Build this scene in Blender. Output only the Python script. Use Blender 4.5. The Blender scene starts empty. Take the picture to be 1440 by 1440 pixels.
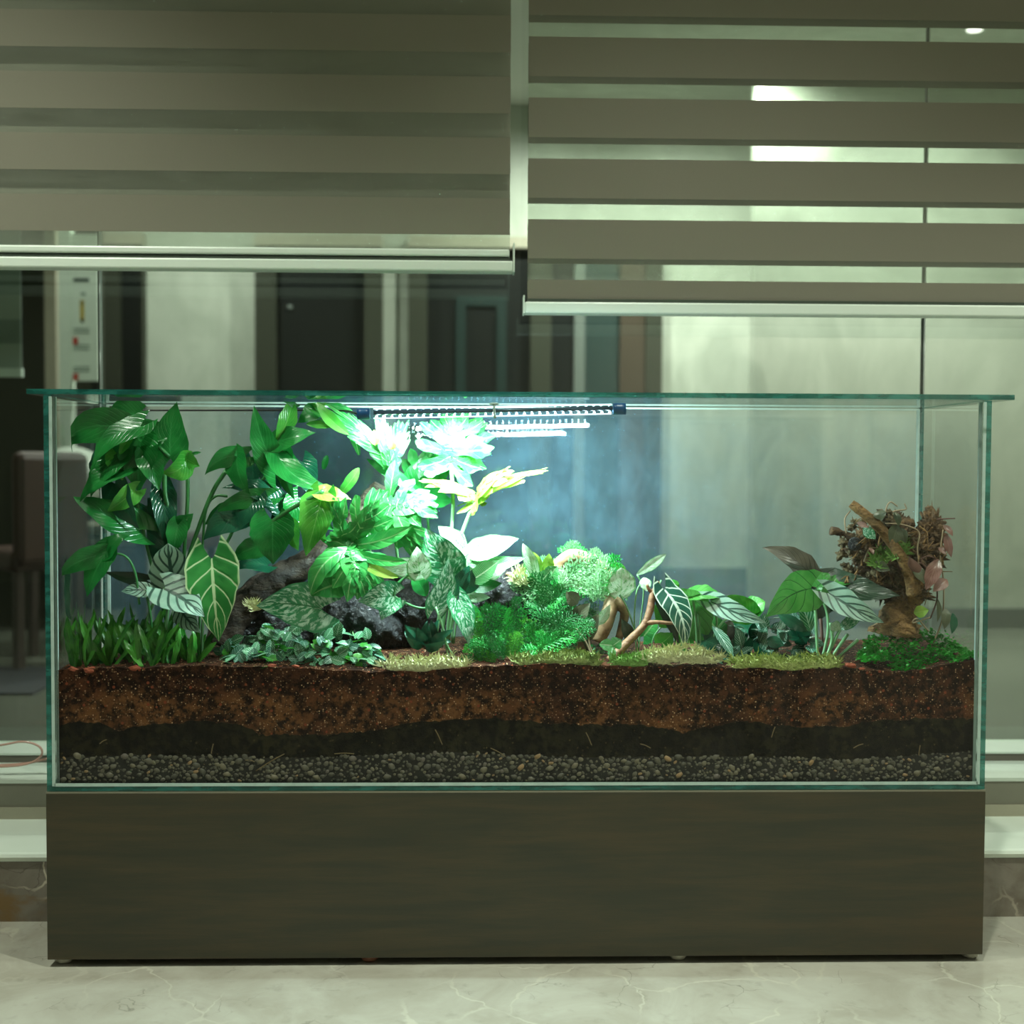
import bpy, math, random
from mathutils import Vector, Matrix, noise
random.seed(7)
R = random.random
def U(a, b): return a + (b - a) * random.random()
scene = bpy.context.scene
COL = scene.collection

# ------------------------------------------------------------------ camera
F_PX, CAM = 1799.0, Vector((-0.0705, -2.0258, 0.8072))
YAW, PITCH, ROLL = 0.0271, 0.0388, 0.0046
_fw = Vector((math.sin(YAW) * math.cos(PITCH), math.cos(YAW) * math.cos(PITCH), -math.sin(PITCH)))
_r = Vector((math.cos(YAW), -math.sin(YAW), 0.0)); _u = _r.cross(_fw)
CR = math.cos(ROLL) * _r + math.sin(ROLL) * _u
CU = -math.sin(ROLL) * _r + math.cos(ROLL) * _u
cd = bpy.data.cameras.new('camera'); cam = bpy.data.objects.new('camera', cd); COL.objects.link(cam)
cd.sensor_width = 36.0; cd.lens = F_PX / 1440.0 * 36.0; cd.clip_start = 0.02
cam.matrix_world = Matrix(((CR.x, CU.x, -_fw.x, CAM.x), (CR.y, CU.y, -_fw.y, CAM.y), (CR.z, CU.z, -_fw.z, CAM.z), (0, 0, 0, 1)))
cd.dof.use_dof = True; cd.dof.focus_distance = 2.12; cd.dof.aperture_fstop = 3.2
scene.camera = cam

# ------------------------------------------------------------------ world, exposure, render limits
w = bpy.data.worlds.new('night'); scene.world = w; w.use_nodes = True
w.node_tree.nodes['Background'].inputs[0].default_value = (0.55, 0.66, 0.58, 1)
w.node_tree.nodes['Background'].inputs[1].default_value = 0.02
vs = scene.view_settings
vs.view_transform = 'Standard'; vs.look = 'None'; vs.gamma = 1.0; vs.exposure = 0.0; vs.use_curve_mapping = False
scene.cycles.transparent_max_bounces = 40
scene.cycles.max_bounces = 7
scene.cycles.diffuse_bounces = 3
scene.cycles.caustics_reflective = False; scene.cycles.caustics_refractive = False
scene.cycles.sample_clamp_indirect = 4.0

def at(px, py, y):            # a point on the vertical plane at depth y
    d = _fw + CR * ((px - 720) / F_PX) - CU * ((py - 720) / F_PX)
    return CAM + d * ((y - CAM.y) / d.y)
def atz(px, py, z):
    d = _fw + CR * ((px - 720) / F_PX) - CU * ((py - 720) / F_PX)
    return CAM + d * ((z - CAM.z) / d.z)
def pxm(y): return (y - CAM.y) / F_PX        # metres per pixel at depth y

# ------------------------------------------------------------------ object helpers
def obj(name, verts, faces, mat=None, parent=None, smooth=False, uvs=None, mats=None, fm=None):
    me = bpy.data.meshes.new(name); me.from_pydata([tuple(v) for v in verts], [], faces); me.update()
    if uvs is not None:
        ul = me.uv_layers.new(name='UVMap')
        for l in me.loops: ul.data[l.index].uv = uvs[l.vertex_index]
    if smooth: me.polygons.foreach_set('use_smooth', [True] * len(me.polygons))
    for m in (mats or ([mat] if mat else [])): me.materials.append(m)
    if fm: me.polygons.foreach_set('material_index', fm)
    o = bpy.data.objects.new(name, me); COL.objects.link(o)
    if parent: o.parent = parent
    return o
def inst(name, me, mw, parent=None):
    o = bpy.data.objects.new(name, me); COL.objects.link(o)
    if parent: o.parent = parent
    o.matrix_world = mw if not parent else parent.matrix_world.inverted() @ mw
    return o
def thing(name, label, cat, group=None, loc=(0, 0, 0)):
    o = bpy.data.objects.new(name, None); COL.objects.link(o); o.empty_display_size = 0.02
    return tag(o, label, cat, group)
def tag(o, label, cat, group=None, kind=None):
    o['label'] = label; o['category'] = cat
    if group: o['group'] = group
    if kind: o['kind'] = kind
    return o
def struct(o, label=None, cat=None):
    o['kind'] = 'structure'
    if label: o['label'] = label
    if cat: o['category'] = cat
    return o
class MB:
    def __init__(s): s.v = []; s.f = []; s.m = []
    def box(s, x0, x1, y0, y1, z0, z1, m=0, skip=()):
        b = len(s.v)
        s.v += [(x0, y0, z0), (x1, y0, z0), (x1, y1, z0), (x0, y1, z0), (x0, y0, z1), (x1, y0, z1), (x1, y1, z1), (x0, y1, z1)]
        q = [(0, 3, 2, 1), (4, 5, 6, 7), (0, 1, 5, 4), (1, 2, 6, 5), (2, 3, 7, 6), (3, 0, 4, 7)]   # bottom top front right back left
        for k, a in enumerate(q):
            s.f.append(tuple(b + i for i in a)); s.m.append(m[k] if isinstance(m, (list, tuple)) else m)
        return s
    def add(s, vs_, fs, m=0):
        b = len(s.v); s.v += [tuple(v) for v in vs_]
        for a in fs: s.f.append(tuple(b + i for i in a)); s.m.append(m)
        return s
    def build(s, name, mats, parent=None, smooth=False, bevel=0):
        mats = mats if isinstance(mats, list) else [mats]
        o = obj(name, s.v, s.f, parent=parent, mats=mats, fm=s.m, smooth=smooth)
        if bevel:
            b = o.modifiers.new('bevel', 'BEVEL'); b.width = bevel; b.segments = 2; b.limit_method = 'ANGLE'
        return o
def smooth_pts(pts, n):
    P = [Vector(p) for p in pts]
    if len(P) == 2: return [P[0].lerp(P[1], i / n) for i in range(n + 1)]
    P = [2 * P[0] - P[1]] + P + [2 * P[-1] - P[-2]]; out = []; k = len(P) - 3
    for i in range(n + 1):
        t = i / n * k; j = min(int(t), k - 1); t -= j
        a, b, c, d = P[j:j + 4]
        out.append(0.5 * ((2 * b) + (c - a) * t + (2 * a - 5 * b + 4 * c - d) * t * t + (3 * b - a - 3 * c + d) * t ** 3))
    return out
def tube_geo(pts, rad, seg=8, n=None, rough=0.0, fq=30.0, closed=True, jag=0.0):
    n = n or max(4, 4 * (len(pts) - 1)); C = smooth_pts(pts, n); V = []; Fa = []
    rr = rad if isinstance(rad, (list, tuple)) else [rad, rad]
    up = Vector((0.13, 0.9, 0.41)).normalized()
    for i, c in enumerate(C):
        d = (C[min(i + 1, n)] - C[max(i - 1, 0)]).normalized()
        a = d.cross(up)
        if a.length < 1e-4: a = d.cross(Vector((1, 0, 0)))
        a.normalize(); b = a.cross(d)
        t = i / n * (len(rr) - 1); j = min(int(t), len(rr) - 2); r = rr[j] + (rr[j + 1] - rr[j]) * (t - j)
        for k in range(seg):
            an = 2 * math.pi * k / seg; q = a * math.cos(an) + b * math.sin(an)
            rk = r
            if rough:
                pn = (c + q * r) * fq
                rk *= 1 + rough * noise.noise(pn) + rough * 0.6 * noise.noise(pn * 2.7) + jag * noise.noise(Vector((an * 3.1, i * 0.05, c.x * 9)))
            V.append(c + q * rk)
    for i in range(n):
        for k in range(seg):
            k2 = (k + 1) % seg; Fa.append((i * seg + k, i * seg + k2, (i + 1) * seg + k2, (i + 1) * seg + k))
    if closed:
        Fa.append(tuple(range(seg - 1, -1, -1))); Fa.append(tuple(n * seg + k for k in range(seg)))
    return V, Fa
def tube(name, pts, rad, mat, parent=None, seg=8, **k):
    V, Fa = tube_geo(pts, rad, seg, **k); return obj(name, V, Fa, mat, parent, smooth=True)
def ico(n=2):
    import bmesh
    bm = bmesh.new(); bmesh.ops.create_icosphere(bm, subdivisions=n, radius=1.0)
    V = [v.co.copy() for v in bm.verts]; Fa = [tuple(v.index for v in f.verts) for f in bm.faces]; bm.free(); return V, Fa
def blob(c, r, n=3, amp=0.25, fq=2.0, seed=0.0, sharp=0.0):
    V, Fa = ico(n); out = []
    for v in V:
        d = 1 + amp * noise.noise(v * fq + Vector((seed, seed * 1.7, 3.1))) + amp * 0.5 * noise.noise(v * fq * 2.9 + Vector((seed, 0, 0)))
        if sharp: d += sharp * (abs(noise.noise(v * fq * 5 + Vector((seed * 2, 1, 1)))) - .25)
        out.append(Vector((c[0] + v.x * r[0] * d, c[1] + v.y * r[1] * d, c[2] + v.z * r[2] * d)))
    return out, Fa

# ------------------------------------------------------------------ material helpers
class NT:
    def __init__(s, name):
        s.m = bpy.data.materials.new(name); s.m.use_nodes = True; s.t = s.m.node_tree
        s.t.nodes.clear(); s.out = s.t.nodes.new('ShaderNodeOutputMaterial')
    def n(s, typ, props=None, **inp):
        nd = s.t.nodes.new('ShaderNode' + typ)
        for k, v in (props or {}).items(): setattr(nd, k, v)
        for k, v in inp.items():
            key = int(k[1:]) if k[0] == '_' and k[1:].isdigit() else k.replace('_', ' ')
            s.set(nd.inputs[key], v)
        return nd
    def set(s, sock, v):
        if isinstance(v, bpy.types.NodeSocket): s.t.links.new(v, sock)
        elif isinstance(v, (tuple, list)) and len(v) == 3 and sock.type == 'RGBA': sock.default_value = (*v, 1)
        else: sock.default_value = v
    def math(s, op, a, b=0.0, c=None, clamp=False):
        nd = s.n('Math', {'operation': op, 'use_clamp': clamp}); s.set(nd.inputs[0], a); s.set(nd.inputs[1], b)
        if c is not None: s.set(nd.inputs[2], c)
        return nd.outputs[0]
    def mix(s, f, a, b):
        nd = s.n('Mix', {'data_type': 'RGBA'}); s.set(nd.inputs[0], f); s.set(nd.inputs[6], a); s.set(nd.inputs[7], b); return nd.outputs[2]
    def sm(s, x, lo, hi):
        nd = s.n('MapRange', {'interpolation_type': 'SMOOTHSTEP'}); s.set(nd.inputs[0], x)
        nd.inputs[1].default_value = lo; nd.inputs[2].default_value = hi; return nd.outputs[0]
    def noise(s, scale, vec=None, detail=4.0, rough=0.55, dist=0.0):
        nd = s.n('TexNoise', Scale=scale, Detail=detail, Roughness=rough, Distortion=dist)
        if vec is not None: s.set(nd.inputs['Vector'], vec)
        return nd.outputs['Fac']
    def pos(s, scale=(1, 1, 1)):
        g = s.n('NewGeometry'); mp = s.n('Mapping'); s.set(mp.inputs['Vector'], g.outputs['Position']); mp.inputs['Scale'].default_value = scale
        return mp.outputs[0]
    def bump(s, h, strength=0.3, dist=0.01):
        return s.n('Bump', Strength=strength, Distance=dist, Height=h).outputs[0]
    def pr(s, **k): return s.n('BsdfPrincipled', **k)
    def fin(s, sh):
        s.t.links.new(sh.outputs[0] if hasattr(sh, 'outputs') else sh, s.out.inputs[0]); return s.m
def plain(name, col, rough=0.5, metal=0.0, var=0.0, scale=20.0, bump=0.0, spec=0.5):
    t = NT(name); c = col
    if var:
        f = t.noise(scale, t.pos()); c = t.mix(f, tuple(x * (1 - var) for x in col), tuple(min(1, x * (1 + var)) for x in col))
    p = t.pr(Base_Color=c, Roughness=rough, Metallic=metal)
    p.inputs['Specular IOR Level'].default_value = spec
    if bump: t.set(p.inputs['Normal'], t.bump(t.noise(scale * 3, t.pos()), bump))
    return t.fin(p)
def emis(name, col, s):
    t = NT(name); return t.fin(t.n('Emission', Color=col, Strength=s))
def glass(name, tint=(0.95, 0.985, 0.965), f0=0.04, haze=0.0, haze_col=(0.6, 0.75, 0.8), scratch=0.0, hz_f=None):
    t = NT(name); g = t.n('NewGeometry')
    d = t.n('VectorMath', {'operation': 'DOT_PRODUCT'}); t.set(d.inputs[0], g.outputs['Normal']); t.set(d.inputs[1], g.outputs['Incoming'])
    k = t.math('SUBTRACT', 1.0, t.math('ABSOLUTE', d.outputs['Value'])); k = t.math('POWER', k, 5.0)
    fac = t.math('MULTIPLY_ADD', k, 1 - f0, f0)
    tr = t.n('BsdfTransparent', Color=tint); gl = t.n('BsdfGlossy', Color=(1, 1, 1), Roughness=0.0)
    m = t.n('MixShader'); t.set(m.inputs[0], fac); t.set(m.inputs[1], tr.outputs[0]); t.set(m.inputs[2], gl.outputs[0])
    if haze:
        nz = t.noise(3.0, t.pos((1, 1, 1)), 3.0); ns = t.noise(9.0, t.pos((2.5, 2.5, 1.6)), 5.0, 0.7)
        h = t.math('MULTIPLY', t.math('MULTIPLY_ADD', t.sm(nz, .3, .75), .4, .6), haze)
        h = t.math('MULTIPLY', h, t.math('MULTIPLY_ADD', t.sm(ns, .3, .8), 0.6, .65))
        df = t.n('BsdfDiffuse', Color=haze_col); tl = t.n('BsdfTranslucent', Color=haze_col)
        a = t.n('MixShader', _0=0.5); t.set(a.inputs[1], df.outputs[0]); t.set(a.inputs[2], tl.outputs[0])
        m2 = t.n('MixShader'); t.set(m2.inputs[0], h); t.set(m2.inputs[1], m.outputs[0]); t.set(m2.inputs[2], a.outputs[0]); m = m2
    return t.fin(m)

M = {}
M['glass'] = glass('tank_glass', tint=(.982,.992,.987), f0=.012, haze=0.0)
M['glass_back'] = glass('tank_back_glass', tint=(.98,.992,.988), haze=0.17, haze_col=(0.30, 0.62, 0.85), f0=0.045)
M['glass_win'] = glass('window_glass', tint=(0.95, 0.98, 0.95), f0=0.038)
def edge_mat():
    t = NT('glass_edge_teal'); n1 = t.noise(25, t.pos((1, 1, 3)), 3)
    c = t.mix(t.sm(n1, .35, .7), (0.006, 0.075, 0.062), (0.03, 0.21, 0.18))
    p = t.pr(Base_Color=c, Roughness=0.12); p.inputs['Coat Weight'].default_value = 0.5
    tr = t.n('BsdfTransparent', Color=(0.25, 0.62, 0.52)); m = t.n('MixShader', _0=0.3)
    t.set(m.inputs[1], p.outputs[0]); t.set(m.inputs[2], tr.outputs[0]); return t.fin(m)
M['edge'] = edge_mat()
M['silicone'] = plain('clear_silicone', (0.42, 0.55, 0.51), 0.35, var=.25, scale=60)
M['rail'] = plain('rail_aluminium', (0.80, 0.90, 0.81), 0.35, 0.0)
M['rail_dark'] = plain('rail_gap', (0.05, 0.07, 0.05), 0.6)
def fabric(name, col):
    t = NT(name); ps = t.pos((400, 400, 1500)); nz = t.noise(1.0, ps, 2)
    c = t.mix(nz, tuple(x * .85 for x in col), tuple(x * 1.1 for x in col))
    d = t.n('BsdfDiffuse', Color=c); tl = t.n('BsdfTranslucent', Color=col); m = t.n('MixShader', _0=0.06)
    t.set(m.inputs[1], d.outputs[0]); t.set(m.inputs[2], tl.outputs[0]); return t.fin(m)
M['blind'] = fabric('blind_fabric', (0.275, 0.262, 0.212))
def sheer():
    t = NT('sheer_fabric'); nz = t.noise(14.0, t.pos((0.35, 1, 1.2)), 2, .5, 2.0)
    tr = t.n('BsdfTransparent', Color=(0.97, 0.99, 0.97)); d = t.n('BsdfDiffuse', Color=(0.55, 0.58, 0.50))
    m = t.n('MixShader'); t.set(m.inputs[0], t.math('MULTIPLY_ADD', nz, .12, .06)); t.set(m.inputs[1], tr.outputs[0]); t.set(m.inputs[2], d.outputs[0]); return t.fin(m)
M['sheer'] = sheer()
def marble(name, c1, c2, vein, sc, rough, vs_=1.0, rust=None):
    t = NT(name); P = t.pos((sc, sc, sc))
    n1 = t.noise(2.0, P, 8, .62, .6); n2 = t.noise(9.0, P, 6, .6)
    c = t.mix(t.sm(n1, .3, .7), c1, c2); c = t.mix(t.math('MULTIPLY', t.sm(n2, .55, .75), .35), c, tuple(x * .6 for x in c1))
    if rust: c = t.mix(t.sm(t.noise(1.3, t.pos((sc * 1.2, sc, sc * 1.7)), 5, .6, .5), .52, .66), c, rust)
    dn = t.n('TexNoise', Scale=1.6, Detail=5.0); t.set(dn.inputs['Vector'], P)
    ad = t.n('VectorMath', {'operation': 'MULTIPLY_ADD'}); t.set(ad.inputs[0], dn.outputs['Color']); ad.inputs[1].default_value = (.7, .7, .7); t.set(ad.inputs[2], P)
    vo = t.n('TexVoronoi', {'feature': 'DISTANCE_TO_EDGE'}, Scale=1.1 * vs_); t.set(vo.inputs['Vector'], ad.outputs[0])
    v = t.math('SUBTRACT', 1.0, t.sm(vo.outputs['Distance'], 0.004, 0.022))
    v = t.math('MULTIPLY', v, t.sm(t.noise(1.2, P, 2), .42, .6))
    c = t.mix(v, c, vein)
    vo2 = t.n('TexVoronoi', {'feature': 'DISTANCE_TO_EDGE'}, Scale=2.1 * vs_); t.set(vo2.inputs['Vector'], ad.outputs[0])
    v2 = t.math('MULTIPLY', t.math('SUBTRACT', 1.0, t.sm(vo2.outputs['Distance'], 0.0, 0.014)), t.sm(t.noise(2.4, P, 2), .5, .65))
    c = t.mix(t.math('MULTIPLY', v2, .6), c, tuple(x * .45 for x in c1))
    return t.fin(t.pr(Base_Color=c, Roughness=rough))
M['floor'] = marble('floor_stone', (0.36, 0.34, 0.28), (0.46, 0.45, 0.385), (0.50, 0.48, 0.40), 3.4, 0.16, 1.6)
M['riser'] = marble('riser_stone', (0.15, 0.125, 0.095), (0.24, 0.215, 0.18), (0.6, 0.55, 0.44), 5.0, 0.2, 1.0, rust=(0.20, 0.125, 0.05))
M['sill'] = plain('sill_painted_sheen', (0.74, 0.82, 0.73), 0.12, var=.06, scale=6)  # pale colour stands in for the bright grazing reflection on brown marble
M['frame_lt'] = plain('frame_pale', (0.50, 0.56, 0.49), 0.3, 0.0, var=.08)
M['frame_md'] = plain('frame_taupe', (0.17, 0.165, 0.125), 0.4, 0.0, var=.1)
M['frame_bg'] = plain('frame_beige', (0.33, 0.31, 0.235), 0.4, 0.0, var=.08)
M['frame_dk'] = plain('frame_brown', (0.10, 0.09, 0.07), 0.4)
M['joint_glint'] = plain('painted_joint_glint', (0.85, 0.9, 0.92), 0.3)  # plain white stands in for the bright reflection on the pane joints
def cabwood():
    t = NT('olive_stained_wood'); P = t.pos((1.2, 8, 14)); n1 = t.noise(3.0, P, 6, .6, .4)
    n2 = t.noise(8.0, t.pos((3, 60, 110)), 5, .7); n3 = t.noise(1.0, t.pos((2.2, 2, 5)), 4)
    c = t.mix(t.sm(n1, .3, .72), (0.030, 0.032, 0.019), (0.058, 0.046, 0.023))
    c = t.mix(t.math('MULTIPLY', t.sm(n3, .5, .75), .45), c, (0.072, 0.044, 0.017))
    c = t.mix(t.math('MULTIPLY', t.sm(n2, .45, .75), .5), c, (0.022, 0.026, 0.016))
    p = t.pr(Base_Color=c, Roughness=0.42); t.set(p.inputs['Normal'], t.bump(n2, .12, .002)); return t.fin(p)
M['cab'] = cabwood()
M['cab_edge'] = plain('cabinet_edge', (0.20, 0.19, 0.14), .5)
M['foot'] = plain('foot_plastic', (0.5, 0.48, 0.4), .4)
M['foot_red'] = plain('foot_shim', (0.25, 0.10, 0.06), .6)

# ================================================================== room shell (near side)
HW = 0.75; TD = 0.3103; ZT = 0.909; ZB = 0.2835; GT = 0.012
YS, ZS = 0.206, 0.122                     # riser plane, sill height
floor = struct(MB().box(-3.2, 3.2, -5.2, YS, -0.08, 0.0).build('floor', M['floor']), 'pale grey veined polished stone floor', 'floor')
wallm = plain('wall_paint', (0.42, 0.43, 0.36), 0.8)
warm = plain('wall_paint_rear', (0.5, 0.47, 0.42), 0.8)
struct(MB().box(-3.2, 3.2, -5.3, -5.2, 0, 2.75).build('wall_rear', warm))
struct(MB().box(-3.3, -3.2, -5.2, 5.2, -0.08, 2.75).build('wall_left', wallm))
struct(MB().box(3.2, 3.3, -5.2, 5.2, -0.08, 2.75).build('wall_right', wallm))
struct(MB().box(-3.3, 3.3, -5.3, 5.3, 2.75, 2.85).build('ceiling', plain('ceiling_paint', (0.7, 0.71, 0.66), 0.9)))
struct(MB().box(-3.2, 3.2, 0.40, 0.62, 2.35, 2.75).build('wall_lintel', wallm))
struct(MB().box(-3.2, 3.2, YS + .006, 0.66, -0.08, ZS - .03).build('trim_3', M['riser']))
struct(MB().box(-3.2, 3.2, YS, YS + .006, 0.0, ZS - .0165).build('trim_1', M['riser']), 'brown and grey veined marble riser below the window sill', 'riser')
V, Fa = [], []
prof = [(YS - .004, ZS - .014), (YS - .006, ZS - .007), (YS - .003, ZS - .002), (YS + .004, ZS), (0.42, ZS), (0.42, ZS - .016), (YS, ZS - .016)]
for x in (-3.2, 3.2): V += [(x, a, b) for a, b in prof]
k = len(prof); Fa = [(i, (i + 1) % k, k + (i + 1) % k, k + i) for i in range(k)] + [tuple(range(k - 1, -1, -1)), tuple(range(k, 2 * k))]
struct(obj('trim_2', V, Fa, M['sill']), 'polished brown marble window sill painted pale like its reflection with a rounded front edge', 'sill')
# window: stepped bottom rail, panes, thin joints painted bright
YG = 0.56
wf = struct(bpy.data.objects.new('window_1', None), 'wide window of glass panes above a stepped beige frame', 'window'); COL.objects.link(wf)
z1 = at(40, 1135, .42).z; z2 = at(40, 1097, .42).z; y2 = atz(40, 1073, z2).y; z3 = at(40, 1059, y2).z; y3 = atz(40, 1046, z3).y
MB().box(-3.2, 3.2, .416, .44, ZS, z1).build('frame_bead', M['frame_bg'], wf)
MB().box(-3.2, 3.2, .42, y2 + .01, z1, z2).build('frame_rail', M['frame_md'], wf)
MB().box(-3.2, 3.2, .418, .424, z2 - .006, z2 + .001).build('frame_lip', M['frame_lt'], wf)
MB().box(-3.2, 3.2, .424, y2, z2, z2 + .001).build('track', M['frame_lt'], wf)
MB().box(-3.2, 3.2, y2, y3 + .03, z2 - .03, z3 - .004).build('frame_rail', M['frame_dk'], wf)
MB().box(-3.2, 3.2, y2 - .002, y3 + .03, z3 - .004, z3).build('track', M['frame_lt'], wf)
YG = y3 + .012
zg = z3 - .002
JL, JR = at(141, 465, YG).x, at(1300, 465, YG).x
for a, b in ((-3.2, JL), (JL, JR), (JR, 3.2)):
    MB().box(a + .0015, b - .0015, YG, YG + .008, zg, 2.4).build('pane', M['glass_win'], wf)
for j in (JL, JR):
    MB().box(j - .0015, j + .0015, YG - .001, YG + .010, zg, 2.4).build('pane_joint', M['joint_glint'], wf)
    MB().box(j - .0045, j - .0015, YG - .0005, YG + .009, zg, 2.4).build('joint_seal', M['rail_dark'], wf)

# ================================================================== room beyond the glass
def stone_far():
    t = NT('far_floor_stone'); n1 = t.noise(1.5, t.pos(), 6)
    c = t.mix(n1, (0.05, 0.06, 0.045), (0.13, 0.14, 0.11)); return t.fin(t.pr(Base_Color=c, Roughness=.25))
struct(MB().box(-3.2, 3.2, .66, 5.2, -0.08, 0.0).build('floor_far', stone_far()))
pale = NT('far_wall_plaster'); _n = pale.noise(2.2, pale.pos((1.6, 1, .7)), 6, .65, 1.5)
M['pale'] = pale.fin(pale.pr(Base_Color=pale.mix(pale.sm(_n, .3, .7), (0.35, 0.385, 0.315), (0.45, 0.485, 0.405)), Roughness=.45))
M['olive'] = plain('far_trim_olive', (0.030, 0.034, 0.023), .5, spec=.2)
M['black'] = plain('far_door_black', (0.006, 0.008, 0.007), .5, spec=.15)
M['teal'] = plain('far_panel_teal', (0.018, 0.034, 0.030), .5, spec=.2)
M['brown'] = plain('far_post_brown', (0.045, 0.035, 0.023), .5, spec=.2)
M['greyp'] = plain('far_post_grey', (0.10, 0.12, 0.105), .4)
YW = 5.0
def X(px, y=YW): return at(px, 500, y).x
def Z(py, y=YW): return at(720, py, y).z
struct(MB().box(-3.2, 3.2, YW, YW + .2, 0, 2.75).build('wall_far', M['pale']), 'pale green plaster wall of the room beyond the window', 'wall')
zd = Z(352)
def panel(name, a, b, m, z0=0.0, z1=None, y=YW, t=.05, parent=None):
    return MB().box(X(a, y), X(b, y), y - t, y - .001, z0, z1 or zd).build(name, m, parent)
def fdoor(nm, a0, a, b, b1, label):
    d = struct(bpy.data.objects.new(nm, None), label, 'door'); COL.objects.link(d)
    panel('door_frame', a0, a, M['olive'], parent=d, t=.08); panel('door_frame', b, b1, M['olive'], parent=d, t=.08)
    panel('door_leaf', a, b, M['black'], parent=d, t=.03)
    MB().box(X(a0), X(b1), YW - .09, YW - .001, zd, zd + .06).build('door_lintel', M['frame_bg'], d)
    return d
fdoor('door_1', 140, 174, 204, 207, 'narrow black door behind the window beside the white notice board')
d2 = fdoor('door_2', 362, 391, 514, 539, 'plain black door with a small round peephole beyond the window')
V, Fa = blob((X(409), YW - .035, Z(436)), (.016, .012, .016), 2, 0); obj('peephole', V, Fa, M['greyp'], [c for c in d2.children if c.name.startswith('door_leaf')][0], True)
d3 = fdoor('door_3', 575, 601, 745, 774, 'black door with a dim ornamental panel frame beyond the window')
for a, b, c, e in ((641, 712, 418, 432), (641, 655, 432, 640), (698, 712, 432, 640)):
    MB().box(X(a), X(b), YW - .045, YW - .028, Z(e), Z(c)).build('panel_moulding', plain('moulding', (0.010, 0.022, 0.019), .5, spec=.2), [c for c in d3.children if c.name.startswith('door_leaf')][0])
struct(panel('trim_4', 775, 805, M['black']))
struct(panel('trim_5', 806, 821, M['greyp'], t=.07))
struct(panel('trim_6', 821, 870, M['teal'], t=.04))
struct(panel('trim_7', 870, 905, M['brown'], t=.07))
struct(panel('trim_8', 905, 928, M['olive'], t=.09))
struct(MB().box(X(928), X(1440), YW - .03, YW - .001, 0, Z(797)).build('baseboard_far', plain('far_base', (0.17, 0.19, 0.16), .4)))
YN = 4.2                                   # nearer return wall on the right
struct(MB().box(X(1061, YN), 3.2, YN, YN + .12, 0, 2.75).build('wall_return', M['pale']), 'pale plaster wall standing nearer on the right beyond the window', 'wall')
struct(MB().box(X(1061, YN), 3.2, YN - .015, YN - .001, 0, .10).build('baseboard_return', M['greyp']))
struct(MB().box(-3.2, X(138, 4.2), 4.2, 4.3, 0, 2.75).build('wall_corner', M['olive']))

# ------------------------------------------------------------------ lamps of both rooms, some of them added
def downlight(loc, power, size=75, col=(0.93, 1.0, 0.84), blend=.65, vis=True, label='round recessed ceiling downlight'):
    t = thing('ceiling_downlight', label, 'downlight', 'recessed downlights in the ceiling')
    ring, Fa = [], []
    for i in range(20):
        a = 2 * math.pi * i / 20
        for r, z in ((.035, .004), (.05, .0), (.05, .012)): ring.append((loc[0] + r * math.cos(a), loc[1] + r * math.sin(a), loc[2] - .012 + z))
    for i in range(20):
        j = (i + 1) % 20
        for q in range(2): Fa.append((i * 3 + q, i * 3 + q + 1, j * 3 + q + 1, j * 3 + q))
    obj('trim_ring', ring, Fa, M['rail'], t)
    obj('lens', [(loc[0] + .034 * math.cos(2 * math.pi * i / 16), loc[1] + .034 * math.sin(2 * math.pi * i / 16), loc[2] - .006) for i in range(16)], [tuple(range(15, -1, -1))], M['lens'], t)
    ld = bpy.data.lights.new('downlight_spot', 'SPOT'); ld.energy = power; ld.color = col; ld.spot_size = math.radians(size); ld.spot_blend = blend; ld.shadow_soft_size = .03
    lo = bpy.data.objects.new('downlight_spot', ld); COL.objects.link(lo); lo.location = (loc[0], loc[1], loc[2] - .02); lo.parent = t
    return t
M['lens'] = emis('downlight_lens', (1, .97, .88), 6.0)
CZ = 2.75
for (x, y, p, s) in ((-1.25, -0.5, 150, 99), (0.35, -0.7, 118, 99), (1.7, -0.7, 118, 99), (-1.3, -2.4, 26, 120), (1.3, -2.0, 24, 120), (2.3, -4.6, 420, 125)):  # last one is added to brighten the rear wall behind the onlooker
    downlight((x, y, CZ), p, s, label='round recessed downlight of the near room, in a set with one added lamp')
for (x, y, p, s) in ((X(1110, YN), YN - .15, 50, 90), (X(1362, 3.7), 3.7, 75, 140), (X(985), 4.05, 240, 170), (X(780), 4.05, 180, 170), (X(290), 4.05, 120, 165), (X(112, 3.7), 3.2, 50, 95), (X(1240, YN), 3.2, 95, 170)):  # first two match lights seen; the rest are added unseen, brightening walls and board
    downlight((x, y, CZ), p, s, col=(0.93, 1.0, 0.90), blend=.8, label='round recessed downlight beyond the window, in a set of seen and added lamps')

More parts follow.
